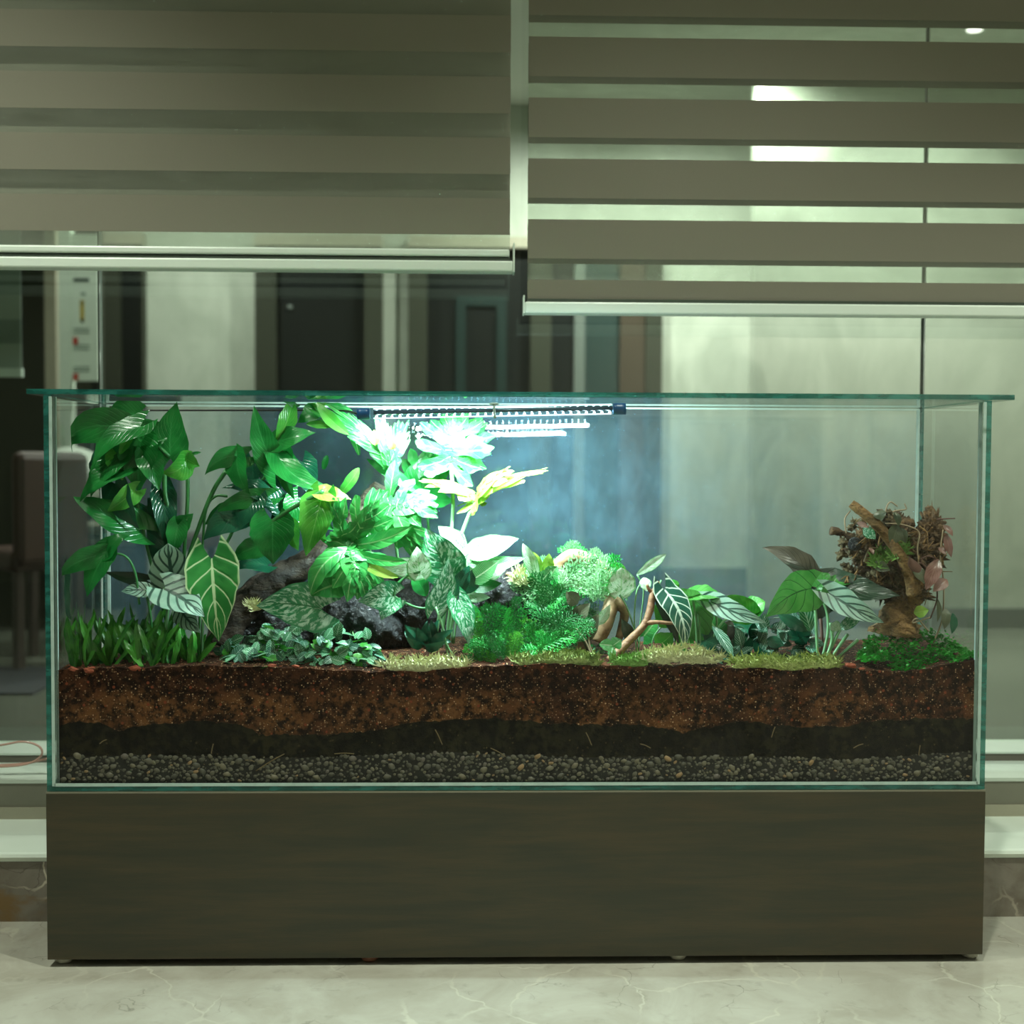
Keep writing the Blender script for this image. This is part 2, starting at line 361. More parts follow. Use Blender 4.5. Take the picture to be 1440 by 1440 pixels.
# ================================================================== roller blinds
def blind(name, x0, x1, yb, label, front, back, rail, zr):
    t = thing(name, label, 'blind')
    zt = 2.34
    def layer(y, bands, nm):
        zz = rail[1]; allb = []
        for (a, b) in bands: MB().box(x0, x1, y, y + .0008, a, b).build('opaque_band', M['blind'], t)
        bs = sorted(bands); lo = rail[1] - .002
        for (a, b) in bs + [(zt, zt)]:
            if a - lo > .004: MB().box(x0, x1, y + .0002, y + .0005, lo, a).build('sheer_band', M['sheer'], t)
            lo = b
    layer(yb, front, 'f'); layer(yb + .022, back, 'b')
    MB().box(x0 - .006, x1 + .006, yb - .012, yb + .03, rail[0], rail[1]).build('bottom_rail', M['rail'], t, bevel=.003)
    MB().box(x0, x1, yb - .008, yb + .026, rail[1], rail[1] + .006).build('rail_gap', M['rail_dark'], t)
    if zr: MB().box(x0 - .006, x1 - .001, yb - .012, yb + .03, zr[0], zr[1]).build('upper_rail', M['rail'], t, bevel=.003)
    for x in (x0 - .009, x1 + .006): MB().box(x, x + .003, yb - .013, yb + .031, rail[0] - .001, (zr or rail)[1] + .012).build('rail_end_cap', M['rail'], t)
    MB().box(x0 - .01, x1 + .01, yb - .03, yb + .06, zt, zt + .08).build('head_box', M['rail'], t, bevel=.004)
    return t
YB = 0.45
def zb(py, x=718): return at(x, py, YB).z
pitch = (zb(22) - zb(279)) / 3
f_l = [(zb(74) - i * pitch, zb(22) - i * pitch) for i in range(4)]
f_l += [(a + pitch * (k + 1), b + pitch * (k + 1)) for k in range(6) for (a, b) in f_l[:1]]
b_l = [(a - .058, a + .012) for (a, b) in f_l if a - .058 > zb(352) - .02]
f_l = [x for x in f_l if x[1] < 2.33]; b_l = [x for x in b_l if x[1] < 2.33]
x0 = at(-140, 370, YB).x
blind('roller_blind', x0, at(717, 370, YB).x, YB, 'closed taupe zebra roller blind with a double pale bottom rail',
      f_l, b_l, (zb(383), zb(368)), (zb(362), zb(352)))
pr_ = (zb(51, 745) - zb(308, 745)) / 3
f_r = [(zb(107, 745) + pr_ * k, zb(51, 745) + pr_ * k) for k in range(-3, 8)]
f_r = [x for x in f_r if x[1] < 2.33] + [(zb(422, 745), zb(393, 745))]
b_r = [(a - .0065, b - .0065) for (a, b) in f_r if a > zb(422, 745) + .02] + [f_r[-1]]
blind('roller_blind', at(742, 430, YB).x, at(1600, 430, YB).x, YB, 'half-open zebra roller blind with clear gaps between taupe bands',
      f_r, b_r, (zb(441, 745), zb(425, 745)), None)

# ================================================================== cabinet under the tank
cab = thing('display_cabinet', 'low dark olive stained wooden cabinet carrying the glass tank', 'cabinet')
cz0 = 0.0125; cz1 = ZB - .001; cx = HW + .002
MB().box(-cx, cx, 0, .018, cz0, cz1 - .003).build('front_panel', M['cab'], cab, bevel=.001)
MB().box(-cx, -cx + .018, .018, .195, cz0, cz1 - .003).build('side_panel', M['cab'], cab)
MB().box(cx - .018, cx, .018, .195, cz0, cz1 - .003).build('side_panel', M['cab'], cab)
MB().box(-cx + .018, cx - .018, .185, .195, cz0, cz1 - .003).build('back_panel', M['cab'], cab)
MB().box(-cx, cx, 0, .195, cz1 - .003, cz1).build('top_panel', M['cab_edge'], cab)
MB().box(-cx + .018, cx - .018, .018, .185, cz0, cz0 + .01).build('bottom_panel', M['black'], cab)
for i, px in enumerate((91, 520, 953, 1363)):
    for y in (.026, .165):
        x = at(px, 1350, y).x
        V, Fa = [], []
        for (r, z) in ((.0, 0.0), (.011, 0.0), (.0135, .003), (.0135, .009), (.010, .0125)):
            for q in range(14): V.append((x + r * math.cos(q * math.pi / 7), y + r * math.sin(q * math.pi / 7), z))
        for a in range(4):
            for q in range(14): Fa.append((a * 14 + q, a * 14 + (q + 1) % 14, (a + 1) * 14 + (q + 1) % 14, (a + 1) * 14 + q))
        obj('foot', V, Fa, M['foot_red'] if (i == 1 and y < .1) else M['foot'], cab, True)

# ================================================================== glass tank and lid
tank = thing('glass_tank', 'large clear glass terrarium tank with teal edges on the olive cabinet', 'terrarium')
GF = [M['glass'], M['edge'], M['glass_back']]
zb0 = ZB + .008
MB().box(-HW, HW, 0, TD, ZB, zb0, [0, 0, 1, 1, 1, 1]).build('bottom_panel', GF, tank)
MB().box(-HW + GT, HW - GT, 0, .008, zb0, ZT, [1, 1, 0, 1, 0, 1]).build('front_panel', GF, tank)
MB().box(-HW + GT, HW - GT, TD - .008, TD, zb0, ZT, [1, 1, 2, 1, 0, 1]).build('back_panel', GF, tank)
for s in (-1, 1):
    xa, xb = sorted((s * HW, s * (HW - GT)))
    MB().box(xa, xb, 0, TD, zb0, ZT, [1, 1, 1, 0, 1, 0]).build('side_panel', GF, tank)
    xi = s * (HW - GT)
    for y0, y1 in ((.008, .0125), (TD - .0125, TD - .008)):
        a, b = sorted((xi, xi - s * .0045)); MB().box(a, b, y0, y1, zb0, ZT - .002).build('silicone_seam', M['silicone'], tank)
    a, b = sorted((s * (HW - .0135), s * (HW - .0085))); MB().box(a, b, -.0006, 0, zb0, ZT - .002).build('silicone_seam', M['silicone'], tank)
MB().box(-HW + GT, HW - GT, -.0006, .0, zb0 - .0005, zb0 + .0045).build('silicone_seam', M['silicone'], tank)
MB().box(-HW + GT, HW - GT, TD - .012, TD - .008, ZT - .004, ZT - .001).build('rim_seam', M['silicone'], tank)
MB().box(-HW + GT, HW - GT, .008, TD - .008, zb0, zb0 + .001).build('silicone_bed', M['silicone'], tank)
lx0, lx1 = at(37, 550, -.02).x, at(1427, 558, -.02).x
lid = MB().box(lx0, lx1, -.02, TD + .01, ZT + .0005, ZT + .0085, [0, 0, 1, 1, 1, 1]).build('lid', GF, tank)
lid['label'] = 'overhanging flat glass lid with a green edge'

# ================================================================== substrate: gravel, dark soil, brown soil
XI = HW - GT - .0012; YF, YK = .0095, TD - .0095
def soil_mat(name, c1, c2, fleck, dens, sc, extra=None, fl2=None):
    t = NT(name); P = t.pos()
    n1 = t.noise(9, P, 6, .65); n0 = t.noise(70, P, 5, .7)
    c = t.mix(t.sm(n1, .35, .65), c1, c2); c = t.mix(t.sm(n0, .42, .60), tuple(x * .25 for x in c1), c)
    if extra:
        z = t.n('SeparateXYZ'); t.set(z.inputs[0], t.n('NewGeometry').outputs['Position'])
        zz = t.math('ADD', z.outputs[2], t.math('MULTIPLY', t.math('SUBTRACT', t.noise(7, P, 4), .5), .06))
        nd = t.n('MapRange', {'interpolation_type': 'SMOOTHSTEP'}); t.set(nd.inputs[0], zz); nd.inputs[1].default_value = .452; nd.inputs[2].default_value = .418
        c = t.mix(t.math('MULTIPLY', t.math('MULTIPLY', nd.outputs[0], t.sm(t.noise(11, P, 5, .6), .34, .58)), t.sm(n0, .38, .62)), c, extra)
    vo = t.n('TexVoronoi', Scale=sc); t.set(vo.inputs['Vector'], P)
    rnd = t.n('SeparateColor'); t.set(rnd.inputs[0], vo.outputs['Color'])
    fm = t.math('MULTIPLY', t.math('LESS_THAN', vo.outputs['Distance'], t.math('MULTIPLY_ADD', rnd.outputs[2], .35, .12)), t.math('GREATER_THAN', rnd.outputs[0], 1 - dens))
    c = t.mix(t.math('MULTIPLY', fm, t.math('MULTIPLY_ADD', rnd.outputs[1], .8, .2)), c, fleck)
    if fl2:
        v2 = t.n('TexVoronoi', Scale=sc * .45); t.set(v2.inputs['Vector'], P); r2 = t.n('SeparateColor'); t.set(r2.inputs[0], v2.outputs['Color'])
        f2 = t.math('MULTIPLY', t.math('LESS_THAN', v2.outputs['Distance'], .35), t.math('GREATER_THAN', r2.outputs[0], .95))
        c = t.mix(f2, c, fl2)
    p = t.pr(Base_Color=c, Roughness=.9); p.inputs['Specular IOR Level'].default_value = .1; t.set(p.inputs['Normal'], t.bump(n0, .9, .004)); return t.fin(p)
M['soil'] = soil_mat('brown_soil', (0.045, 0.016, 0.008), (0.085, 0.028, 0.012), (0.55, 0.34, 0.19), .34, 330, extra=(0.17, 0.070, 0.024), fl2=(0.22, 0.05, 0.022))
M['peat'] = soil_mat('dark_peat', (0.010, 0.008, 0.005), (0.024, 0.020, 0.009), (0.10, 0.075, 0.03), .06, 240)
M['grit'] = plain('gravel_bed', (0.012, 0.011, 0.008), .95)
def interp(tab, x):
    for (a, b), (c, d) in zip(tab, tab[1:]):
        if x <= c: return b + (d - b) * max(0, (x - a)) / (c - a)
    return tab[-1][1]
B1 = [(60, 1020), (139, 1015), (167, 1029), (215, 1019), (295, 1014), (333, 1020), (375, 1034), (451, 1034), (540, 1026), (590, 1014), (690, 1011), (800, 1018), (900, 1020), (965, 1030), (1040, 1014), (1130, 1024), (1200, 1020), (1250, 1011), (1400, 1011)]
B2 = [(60, 1066), (200, 1063), (420, 1066), (640, 1059), (830, 1066), (1050, 1064), (1200, 1069), (1330, 1060), (1400, 1056)]
B0 = [(60, 944), (160, 940), (300, 936), (420, 940), (560, 946), (660, 938), (760, 934), (900, 938), (1000, 937), (1100, 942), (1200, 940), (1280, 944), (1400, 926)]
NX = 420
def zline(tab, x, jit=0, y=YF):
    px = 720 + (x - at(720, 1000, YF).x) / pxm(YF)
    z = at(px, interp(tab, px) + 0, YF).z
    return z + jit * (noise.noise(Vector((x * 30, y * 30, jit * 50))) + .6 * noise.noise(Vector((x * 110, y * 60, 7))) + .5 * noise.noise(Vector((x * 330, 1, 3))))
def soil_top(x, y):
    m = .022 * math.exp(-((x + .28) / .16) ** 2) + .02 * math.exp(-((x - .03) / .1) ** 2) + .012 * math.exp(-((x - .55) / .15) ** 2)
    return zline(B0, x) + m * min(1, (y - YF) / .12) + .004 * noise.noise(Vector((x * 22, y * 22, 2))) + .002 * noise.noise(Vector((x * 80, y * 80, 2)))
def layer(name, lo, hi, mat, label):
    ys = [YF, .03, .06, .1, .16, .23, YK]; V = []; Fa = []; ny = len(ys)
    for i in range(NX + 1):
        x = -XI + 2 * XI * i / NX
        V.append((x, YF, lo(x, YF)))
        for y in ys: V.append((x, y, hi(x, y)))
        V.append((x, YK, lo(x, YK)))
    m = ny + 2
    for i in range(NX):
        for k in range(m - 1): Fa.append((i * m + k, (i + 1) * m + k, (i + 1) * m + k + 1, i * m + k + 1))
        Fa.append((i * m + m - 1, (i + 1) * m + m - 1, (i + 1) * m, i * m))
    Fa += [tuple(range(m)), tuple(NX * m + q for q in range(m - 1, -1, -1))]
    o = obj(name, V, Fa, mat); return tag(o, label, 'soil', kind='stuff')
zg0 = zb0 + .0012
b1 = lambda x, y: zline(B1, x, .004, YF)
b2 = lambda x, y: zline(B2, x, .002, YF)
layer('gravel_bed', lambda x, y: zg0, b2, M['grit'], 'dark grit between the pebbles at the bottom of the tank')
layer('peat_layer', lambda x, y: b2(x, y) + .0002, b1, M['peat'], 'dark peat band between the gravel and the brown soil')
layer('soil_layer', lambda x, y: b1(x, y) + .0002, soil_top, M['soil'], 'brown speckled soil forming the top layer in the tank')
# pebbles pressed against the front glass
pm = []
for i, c in enumerate(((0.11, 0.10, 0.07), (0.075, 0.07, 0.05), (0.16, 0.14, 0.09), (0.30, 0.19, 0.09), (0.13, 0.11, 0.09))):
    pm.append(plain('pebble_stone_%d' % i, c, .45, var=.3, scale=150))
pmesh = []
for i in range(10):
    V, Fa = blob((0, 0, 0), (1, .62, .72), 2, .28, 1.1, i * 3.3)
    me = bpy.data.meshes.new('pebble'); me.from_pydata([tuple(v) for v in V], [], Fa); me.polygons.foreach_set('use_smooth', [True] * len(Fa))
    me.materials.append(pm[min(4, [0, 1, 0, 2, 1, 0, 2, 1, 4, 3][i])]); pmesh.append(me)
spots = []
for tries in range(20000):
    x = U(-XI + .006, XI - .006); r = random.choice([.003, .0035, .004, .0045, .005, .0055, .0068]); top = b2(x, 0) + .001
    z = U(zg0 + r * .8, top)
    ok = True
    for (a, b, c) in spots:
        if abs(a - x) < .013 and (a - x) ** 2 + (b - z) ** 2 < ((c + r) * .60) ** 2: ok = False; break
    if ok: spots.append((x, z, r))
spots.sort(key=lambda s: -s[2])
rest = MB(); rm = []
for i, (x, z, r) in enumerate(spots):
    a = U(-.9, .9); me = pmesh[random.choices(range(10), [3, 3, 3, 2, 3, 3, 2, 3, 1, 1])[0]]
    T = Matrix.Translation((x, YF + .001 + U(0, .0015), z)) @ Matrix.Rotation(a, 4, 'Y') @ Matrix.Scale(r, 4)
    if i < 300:
        o = inst('pebble', me, T); tag(o, 'small rounded grey pebble pressed against the front glass in the gravel', 'pebble', 'pebbles of the gravel layer')
    else:
        rest.add([T @ v.co for v in me.vertices], [tuple(p.vertices) for p in me.polygons], pm.index(me.materials[0]))
tag(rest.build('gravel', pm, smooth=True), 'fine grey gravel filling in among the larger pebbles', 'gravel', kind='stuff')
# straws in the peat, chips of bark
M['straw'] = plain('dry_straw', (0.20, 0.14, 0.06), .7)
M['chip'] = plain('bark_chip', (0.26, 0.055, 0.022), .8, var=.3, scale=90, bump=.3)
def px_tube(name, pts, rad, mat, parent=None, seg=6, **k): return tube(name, [at(*p) for p in pts], rad, mat, parent, seg, **k)
for (a, b, c, d) in ((360, 1084, 400, 1060), (612, 1026, 622, 1047), (690, 1052, 711, 1064), (824, 1030, 832, 1048), (1085, 1037, 1090, 1022), (1292, 1062, 1294, 1048), (470, 1060, 498, 1060), (1200, 1052, 1214, 1046), (297, 1060, 300, 1046), (345, 1069, 358, 1071), (140, 1046, 150, 1040), (900, 1046, 915, 1052)):
    tag(px_tube('straw', [(a, b, .0088), ((a + c) / 2, (b + d) / 2 - 1, .0088), (c, d, .0088)], [.0008, .0008], M['straw'], seg=5), 'short dry straw lying in the dark peat band', 'straw', 'dry straws in the peat')
for (a, b, r) in ((126, 943, 13), (190, 940, 12), (192, 945, 8), (103, 941, 10), (280, 946, 6), (383, 936, 8), (416, 937, 7), (640, 946, 9), (1196, 936, 12), (1210, 941, 8), (1315, 950, 7), (1200, 972, 6), (538, 984, 7), (955, 938, 6), (890, 939, 5), (292, 945, 5)):
    V, Fa = blob((0, 0, 0), (1, .5, .45), 2, .5, 1.6, a * .37); c = at(a, b, .013); r *= pxm(0); an = U(-.3, .3)
    V = [c + Matrix.Rotation(an, 3, 'Y') @ v * r * .75 for v in V]
    tag(obj('bark_chip', V, Fa, M['chip']), 'rust red bark chip lying on the brown soil', 'bark chip', 'bark chips on the soil')

# ================================================================== leaves
TABS = {
 'heart': ([(0, .42), (.1, .80), (.25, 1), (.42, .95), (.6, .72), (.78, .40), (.9, .17), (1, 0)], .30),
 'arrow': ([(0, .40), (.1, .72), (.2, .95), (.35, 1), (.55, .78), (.75, .47), (.9, .19), (1, 0)], .28),
 'round': ([(0, .35), (.1, .72), (.3, 1), (.5, 1), (.7, .83), (.87, .5), (.96, .2), (1, 0)], .16),
 'ellip': ([(0, .05), (.1, .48), (.28, .9), (.48, 1), (.68, .82), (.85, .45), (.95, .16), (1, 0)], .0),
 'lance': ([(0, .22), (.15, .55), (.4, .95), (.6, 1), (.8, .72), (.93, .34), (1, 0)], .0),
 'strap': ([(0, .45), (.2, .8), (.5, 1), (.75, .92), (.9, .6), (1, .1)], .0),
}
def leaf_local(kind, nr=12, nc=4, fold=.12, wave=0.0, wn=7, seed=0, cup=0.0):
    """unit leaf: length 1 on y, half width 1 on x (scaled later), normal z"""
    tab, lobe = TABS[kind]; V = []; UV = []; Fa = []; n2 = 2 * nc + 1
    for i in range(nr + 1):
        t = i / nr; wd = interp(tab, t)
        for j in range(-nc, nc + 1):
            s = j / nc; e = 1 + (wave * .8 * math.sin(wn * 6.28 * t + seed) if abs(j) == nc else 0)
            y = t - lobe * abs(s) ** 1.4 * (1 - t) ** 2
            z = fold * abs(s) * wd - cup * s * s * wd + wave * abs(s) ** 2 * math.sin(wn * 6.28 * t + seed + (1.5 if s < 0 else 0))
            V.append((s * wd * e, y, z)); UV.append((s, t))
    for i in range(nr):
        for j in range(n2 - 1): Fa.append((i * n2 + j, i * n2 + j + 1, (i + 1) * n2 + j + 1, (i + 1) * n2 + j))
    return V, Fa, UV
def lobed_local(n=6, seed=0.0, web=.22, spread=1.0, lw=.11, rag=.25):
    V, Fa, UV = leaf_local('ellip', 10, 3, .05)
    V = [(x * web * 1.3, y * .93, z * .2) for x, y, z in V]
    def strip(y0, ang, L, wd, side):
        b = len(V); nr, nc = 7, 2
        for i in range(nr + 1):
            t = i / nr; q = wd * interp([(0, .75), (.25, .62), (.55, 1), (.75, .9), (.92, .5), (1, .12)], t) * (1 + rag * math.sin(9 * t + seed + side))
            a = ang - .35 * t * (1 if ang > .5 else .2); r = L * t
            cx = side * math.sin(ang - .2 * t) * r; cy = y0 + math.cos(ang - .2 * t) * r; z0 = .05 * t + .10 * math.sin(seed * 3 + y0 * 20 + side) * t - .22 * t * t
            for j in range(-nc, nc + 1):
                s = j / nc
                V.append((cx + math.cos(a) * q * s * side, cy - math.sin(a) * q * s, z0 + .02 * abs(s) - .0 + .03 * math.sin(14 * t + seed + s))); UV.append((s, .15 + .8 * t))
        for i in range(nr):
            for j in range(2 * nc): p = b + i * 5 + j; Fa.append((p, p + 1, p + 6, p + 5) if side > 0 else (p + 1, p, p + 5, p + 6))
    for k in range(n):
        f = k / (n - 1); y0 = .04 + .62 * f; ang = (2.25 - 1.75 * f) * spread
        L = (.62 + .42 * math.sin(3.14 * min(1, f * 1.05))) * (1 - .35 * f)
        for s in (-1, 1): strip(y0, ang + .09 * math.sin(seed + k * 2 + s), L * (1 + .12 * math.sin(seed * 2 + k * 3 + s)), lw, s)
    strip(.6, 0.02, .42, lw * 1.25, 1)
    return V, Fa, UV
CAMV = Vector((0, -1, .25)).normalized()
def place_leaf(B, T, width, loc, roll=0.0, bow=0.0, side=0.0, yaw=0.0):
    """map the unit leaf between world points B (base) and T (tip)"""
    V, Fa, UV = loc; ax = T - B; L = ax.length; ax.normalize()
    n = CAMV - ax * CAMV.dot(ax)
    if n.length < 1e-3: n = Vector((0, 0, 1)) - ax * ax.z
    n.normalize(); n = Matrix.Rotation(math.radians(roll), 3, ax) @ n; x = ax.cross(n)
    out = []
    for (a, b, c) in V:
        t = max(0.0, min(1.0, b)); k = 4 * t * (1 - t)
        q = B + ax * (b * L) + x * (a * width / 2 + side * L * k) + n * (c * width / 2 + bow * L * k)
        out.append(Vector((max(-.733, min(.733, q.x)), max(.0115, min(.297, q.y)), min(.9065, q.z))))
    return out, Fa, UV
def leaf(parent, kind, b, t, wpx, mat, roll=0, bow=.08, side=0.0, fold=.2, wave=0.045, wn=3.3, name='leaf', cup=0.0, label=None, **lk):
    loc = lobed_local(seed=b[0] * .13, **lk) if kind == 'lobed' else leaf_local(kind, 12, 4, fold, wave, wn, b[0] * .7, cup)
    V, Fa, UV = place_leaf(at(*b), at(*t), wpx * pxm(b[2]), loc, roll, bow, side)
    o = obj(name, V, Fa, mat, parent, True, UV)
    if label: o['label'] = label
    return o
def leaf_mat(name, c1, c2, vein=None, nv=7, k=.35, vw=.10, mid=.06, margin=None, silver=None, sil=(.45, .62), stripe=None, rough=.26, trans=.3, back=None, spec=.5, vstr=1.0):
    t = NT(name); uv = t.n('UVMap', {'uv_map': 'UVMap'}); sp = t.n('SeparateXYZ'); t.set(sp.inputs[0], uv.outputs[0])
    u = t.math('ABSOLUTE', sp.outputs[0]); v = sp.outputs[1]
    c = t.mix(t.sm(t.noise(35, t.pos(), 3), .35, .65), c1, c2)
    q = t.math('SUBTRACT', v, t.math('MULTIPLY', u, k)); fr = t.math('FRACT', t.math('MULTIPLY', q, nv)); d = t.math('ABSOLUTE', t.math('SUBTRACT', fr, .5))
    if silver:
        cc = t.n('CombineXYZ'); t.set(cc.inputs[0], t.math('MULTIPLY', sp.outputs[0], 1.6)); t.set(cc.inputs[1], t.math('MULTIPLY', q, 5.0))
        oi = t.n('ObjectInfo'); t.set(cc.inputs[2], t.math('MULTIPLY', oi.outputs['Random'], 9.0))
        nz = t.noise(3.0, cc.outputs[0], 3, .6, .4); mk = t.math('MULTIPLY', t.sm(nz, *sil), t.math('SUBTRACT', 1.0, t.sm(u, .82, .95)))
        c = t.mix(mk, c, silver)
    if stripe: c = t.mix(t.sm(t.math('ABSOLUTE', t.math('SUBTRACT', t.math('FRACT', t.math('MULTIPLY', q, nv * 2.0)), .5)), .16, .26), c, stripe)
    if vein:
        m = t.math('SUBTRACT', 1.0, t.sm(d, vw * .4, vw)); m2 = t.math('SUBTRACT', 1.0, t.sm(u, mid * .5, mid))
        m = t.math('MAXIMUM', t.math('MULTIPLY', m, vstr), m2)
        if margin: m = t.math('MAXIMUM', m, t.sm(u, .90, .97))
        c = t.mix(m, c, vein)
    if back:
        g = t.n('NewGeometry'); c = t.mix(g.outputs['Backfacing'], c, back)
    p = t.pr(Base_Color=c, Roughness=rough); p.inputs['Specular IOR Level'].default_value = spec
    h = t.math('ADD', t.sm(d, 0.0, .2), t.math('MULTIPLY', t.noise(60, t.pos(), 2), .5)); t.set(p.inputs['Normal'], t.bump(h, .25, .0012))
    tl = t.n('BsdfTranslucent', Color=c); mx = t.n('MixShader', _0=trans); t.set(mx.inputs[1], p.outputs[0]); t.set(mx.inputs[2], tl.outputs[0])
    return t.fin(mx)
G = {}
G['deep'] = leaf_mat('leaf_deep_green', (0.006, 0.13, 0.022), (0.014, 0.20, 0.035), (0.03, 0.24, 0.06), 9, .5, .05, .04, vstr=.5)
G['dark'] = leaf_mat('leaf_dark_glossy', (0.006, 0.065, 0.035), (0.012, 0.10, 0.05), (0.02, 0.13, 0.06), 9, .5, .05, .04, rough=.2, trans=.15, vstr=.5)
G['bright'] = leaf_mat('leaf_bright_green', (0.04, 0.30, 0.035), (0.10, 0.40, 0.05), (0.16, 0.48, 0.10), 8, .5, .05, .04, vstr=.6)
G['lime'] = leaf_mat('leaf_lime', (0.22, 0.42, 0.05), (0.34, 0.50, 0.08), (0.4, 0.55, 0.16), 8, .4, .06, .05, vstr=.6, trans=.35)
G['philo'] = leaf_mat('leaf_philodendron', (0.025, 0.28, 0.06), (0.07, 0.40, 0.09), (0.30, 0.60, 0.25), 5, .2, .05, .10, vstr=.2, rough=.25, trans=.35)
G['silver'] = leaf_mat('leaf_silver_splash', (0.015, 0.16, 0.06), (0.03, 0.22, 0.08), (0.02, 0.15, 0.05), 6, .4, .03, .04, silver=(0.42, 0.60, 0.46), vstr=.2, trans=.15)
G['palev'] = leaf_mat('leaf_pale_variegated', (0.10, 0.36, 0.10), (0.16, 0.42, 0.16), (0.34, 0.58, 0.30), 7, .5, .07, .05, silver=(0.56, 0.70, 0.54), sil=(.36, .5), vstr=.4, trans=.25)
G['strp'] = leaf_mat('leaf_striped', (0.02, 0.24, 0.05), (0.04, 0.30, 0.07), (0.50, 0.66, 0.44), 10, .6, .13, .09, trans=.2)
G['dragon'] = leaf_mat('leaf_dragon_scale', (0.20, 0.34, 0.26), (0.28, 0.43, 0.33), (0.010, 0.055, 0.035), 5, .45, .20, .13, rough=.4, trans=.08, back=(.12, .2, .12))
G['wvein'] = leaf_mat('leaf_white_vein', (0.022, 0.17, 0.035), (0.04, 0.24, 0.05), (0.48, 0.62, 0.34), 5, .38, .075, .075, margin=True, trans=.15)
G['polly'] = leaf_mat('leaf_polly', (0.010, 0.06, 0.040), (0.016, 0.09, 0.05), (0.48, 0.58, 0.46), 7, .3, .11, .13, margin=True, trans=.08)
G['aloc'] = leaf_mat('leaf_alocasia_green', (0.06, 0.27, 0.05), (0.10, 0.33, 0.07), (0.03, 0.11, 0.03), 5, .45, .05, .04, trans=.35)
G['purple'] = leaf_mat('leaf_purple_back', (0.045, 0.040, 0.028), (0.065, 0.055, 0.036), (0.03, 0.025, 0.018), 7, .5, .07, .04, rough=.35, trans=.05)
G['blackg'] = leaf_mat('leaf_black_green', (0.010, 0.028, 0.014), (0.016, 0.042, 0.02), (0.02, 0.06, 0.03), 7, .5, .05, .04, rough=.3, trans=.1)
G['fit'] = leaf_mat('leaf_fittonia', (0.025, 0.19, 0.07), (0.05, 0.26, 0.10), (0.50, 0.68, 0.55), 6, .4, .13, .10, trans=.1, rough=.4)
G['fitd'] = leaf_mat('leaf_fittonia_dark', (0.010, 0.09, 0.045), (0.02, 0.14, 0.07), (0.40, 0.58, 0.50), 6, .5, .14, .08, trans=.1, rough=.25)
G['fern'] = leaf_mat('leaf_strap_fern', (0.010, 0.095, 0.012), (0.05, 0.22, 0.022), (0.06, 0.22, 0.03), 5, .3, .05, .08, vstr=.3, trans=.2, rough=.3)
G['lace'] = leaf_mat('leaf_lacy', (0.015, 0.30, 0.05), (0.05, 0.44, 0.08), None, trans=.25, rough=.4)
G['lacel'] = leaf_mat('leaf_lacy_pale', (0.20, 0.48, 0.22), (0.32, 0.56, 0.30), None, trans=.25, rough=.4)
G['laced'] = leaf_mat('leaf_lacy_dark', (0.008, 0.14, 0.03), (0.02, 0.22, 0.045), None, trans=.15, rough=.35)
G['pinkl'] = leaf_mat('leaf_dry_pink', (0.22, 0.10, 0.085), (0.30, 0.16, 0.13), (0.34, 0.20, 0.16), 6, .5, .06, .05, trans=.2)
G['drab'] = leaf_mat('leaf_drab', (0.06, 0.075, 0.04), (0.10, 0.11, 0.065), (0.12, 0.13, 0.08), 6, .5, .06, .05, trans=.15)
G['ground'] = leaf_mat('leaf_groundcover', (0.012, 0.22, 0.018), (0.04, 0.40, 0.04), None, trans=.2, rough=.25)
M['stem'] = plain('stem_green', (0.035, 0.19, 0.05), .4, var=.2)
M['stem_l'] = plain('stem_pale', (0.16, 0.36, 0.16), .4, var=.15)
M['stem_d'] = plain('stem_dark', (0.02, 0.07, 0.03), .4)
M['vine'] = plain('vine_red_brown', (0.12, 0.055, 0.04), .6)
M['vine_t'] = plain('vine_tan', (0.32, 0.24, 0.15), .6)
def stem(parent, pts, r, mat=None, r2=None, name='stem'):
    return px_tube(name, pts, [r, r2 or r * .8], mat or M['stem'], parent, 7, n=max(6, 5 * (len(pts) - 1)))

# ------------------------------------------------------------------ LED tube lamp under the lid
YL = .06
lamp = thing('led_tube_lamp', 'clear LED tube lamp with blue end caps hanging under the lid', 'lamp')
LA, LB = at(507, 582, YL), at(876, 575, YL); ldir = (LB - LA).normalized()
def lp(t, dy=0, dz=0): return LA.lerp(LB, t) + Vector((0, dy, dz))
clear = glass('lamp_tube_clear', (0.9, .97, 1.0), .05)
tube('tube', [lp(.03), lp(.97)], .0085, clear, lamp, 20, n=2, closed=False)
tube('circuit_strip', [lp(.05, .0, .001), lp(.96, .0, .001)], .0042, plain('lamp_strip', (0.06, 0.10, 0.13), .25, .3), lamp, 4, n=2)
for a, b in ((-.012, .035), (.962, 1.01)): tube('end_cap', [lp(a), lp(b)], .0095, plain('blue_cap', (0.006, 0.07, 0.20), .35), lamp, 20, n=3)
mled = emis('led_cold_white', (0.72, 0.95, 1.0), 60.0); mled.cycles.emission_sampling = 'NONE'
mb = MB(); Vi, Fi = ico(1)
for i in range(31):
    for dy, dz in ((.003, -.0052), (.0058, -.0015)):
        c = lp(.06 + .89 * i / 30, dy, dz); mb.add([c + v * .0018 for v in Vi], Fi)
o = mb.build('led_rows', mled, lamp, True); o['kind'] = 'stuff'
glow = emis('lamp_edge_glow', (0.75, 0.95, 1.0), 3.0)
for dz in (-.0078, .0076): tube('tube_edge', [lp(.05, -.0035, dz), lp(.955, -.0035, dz)], .0009, glow, lamp, 6, n=2)
tube('clip', [at(695, 569, YL - .009), at(695, 576, YL - .0115), at(696, 588, YL - .009)], .0022, M['silicone'], lamp, 8)
V, Fa = blob(at(695, 568, YL - .007), (.008, .006, .0025), 2, 0); obj('suction_cup', V, Fa, M['silicone'], lamp, True)
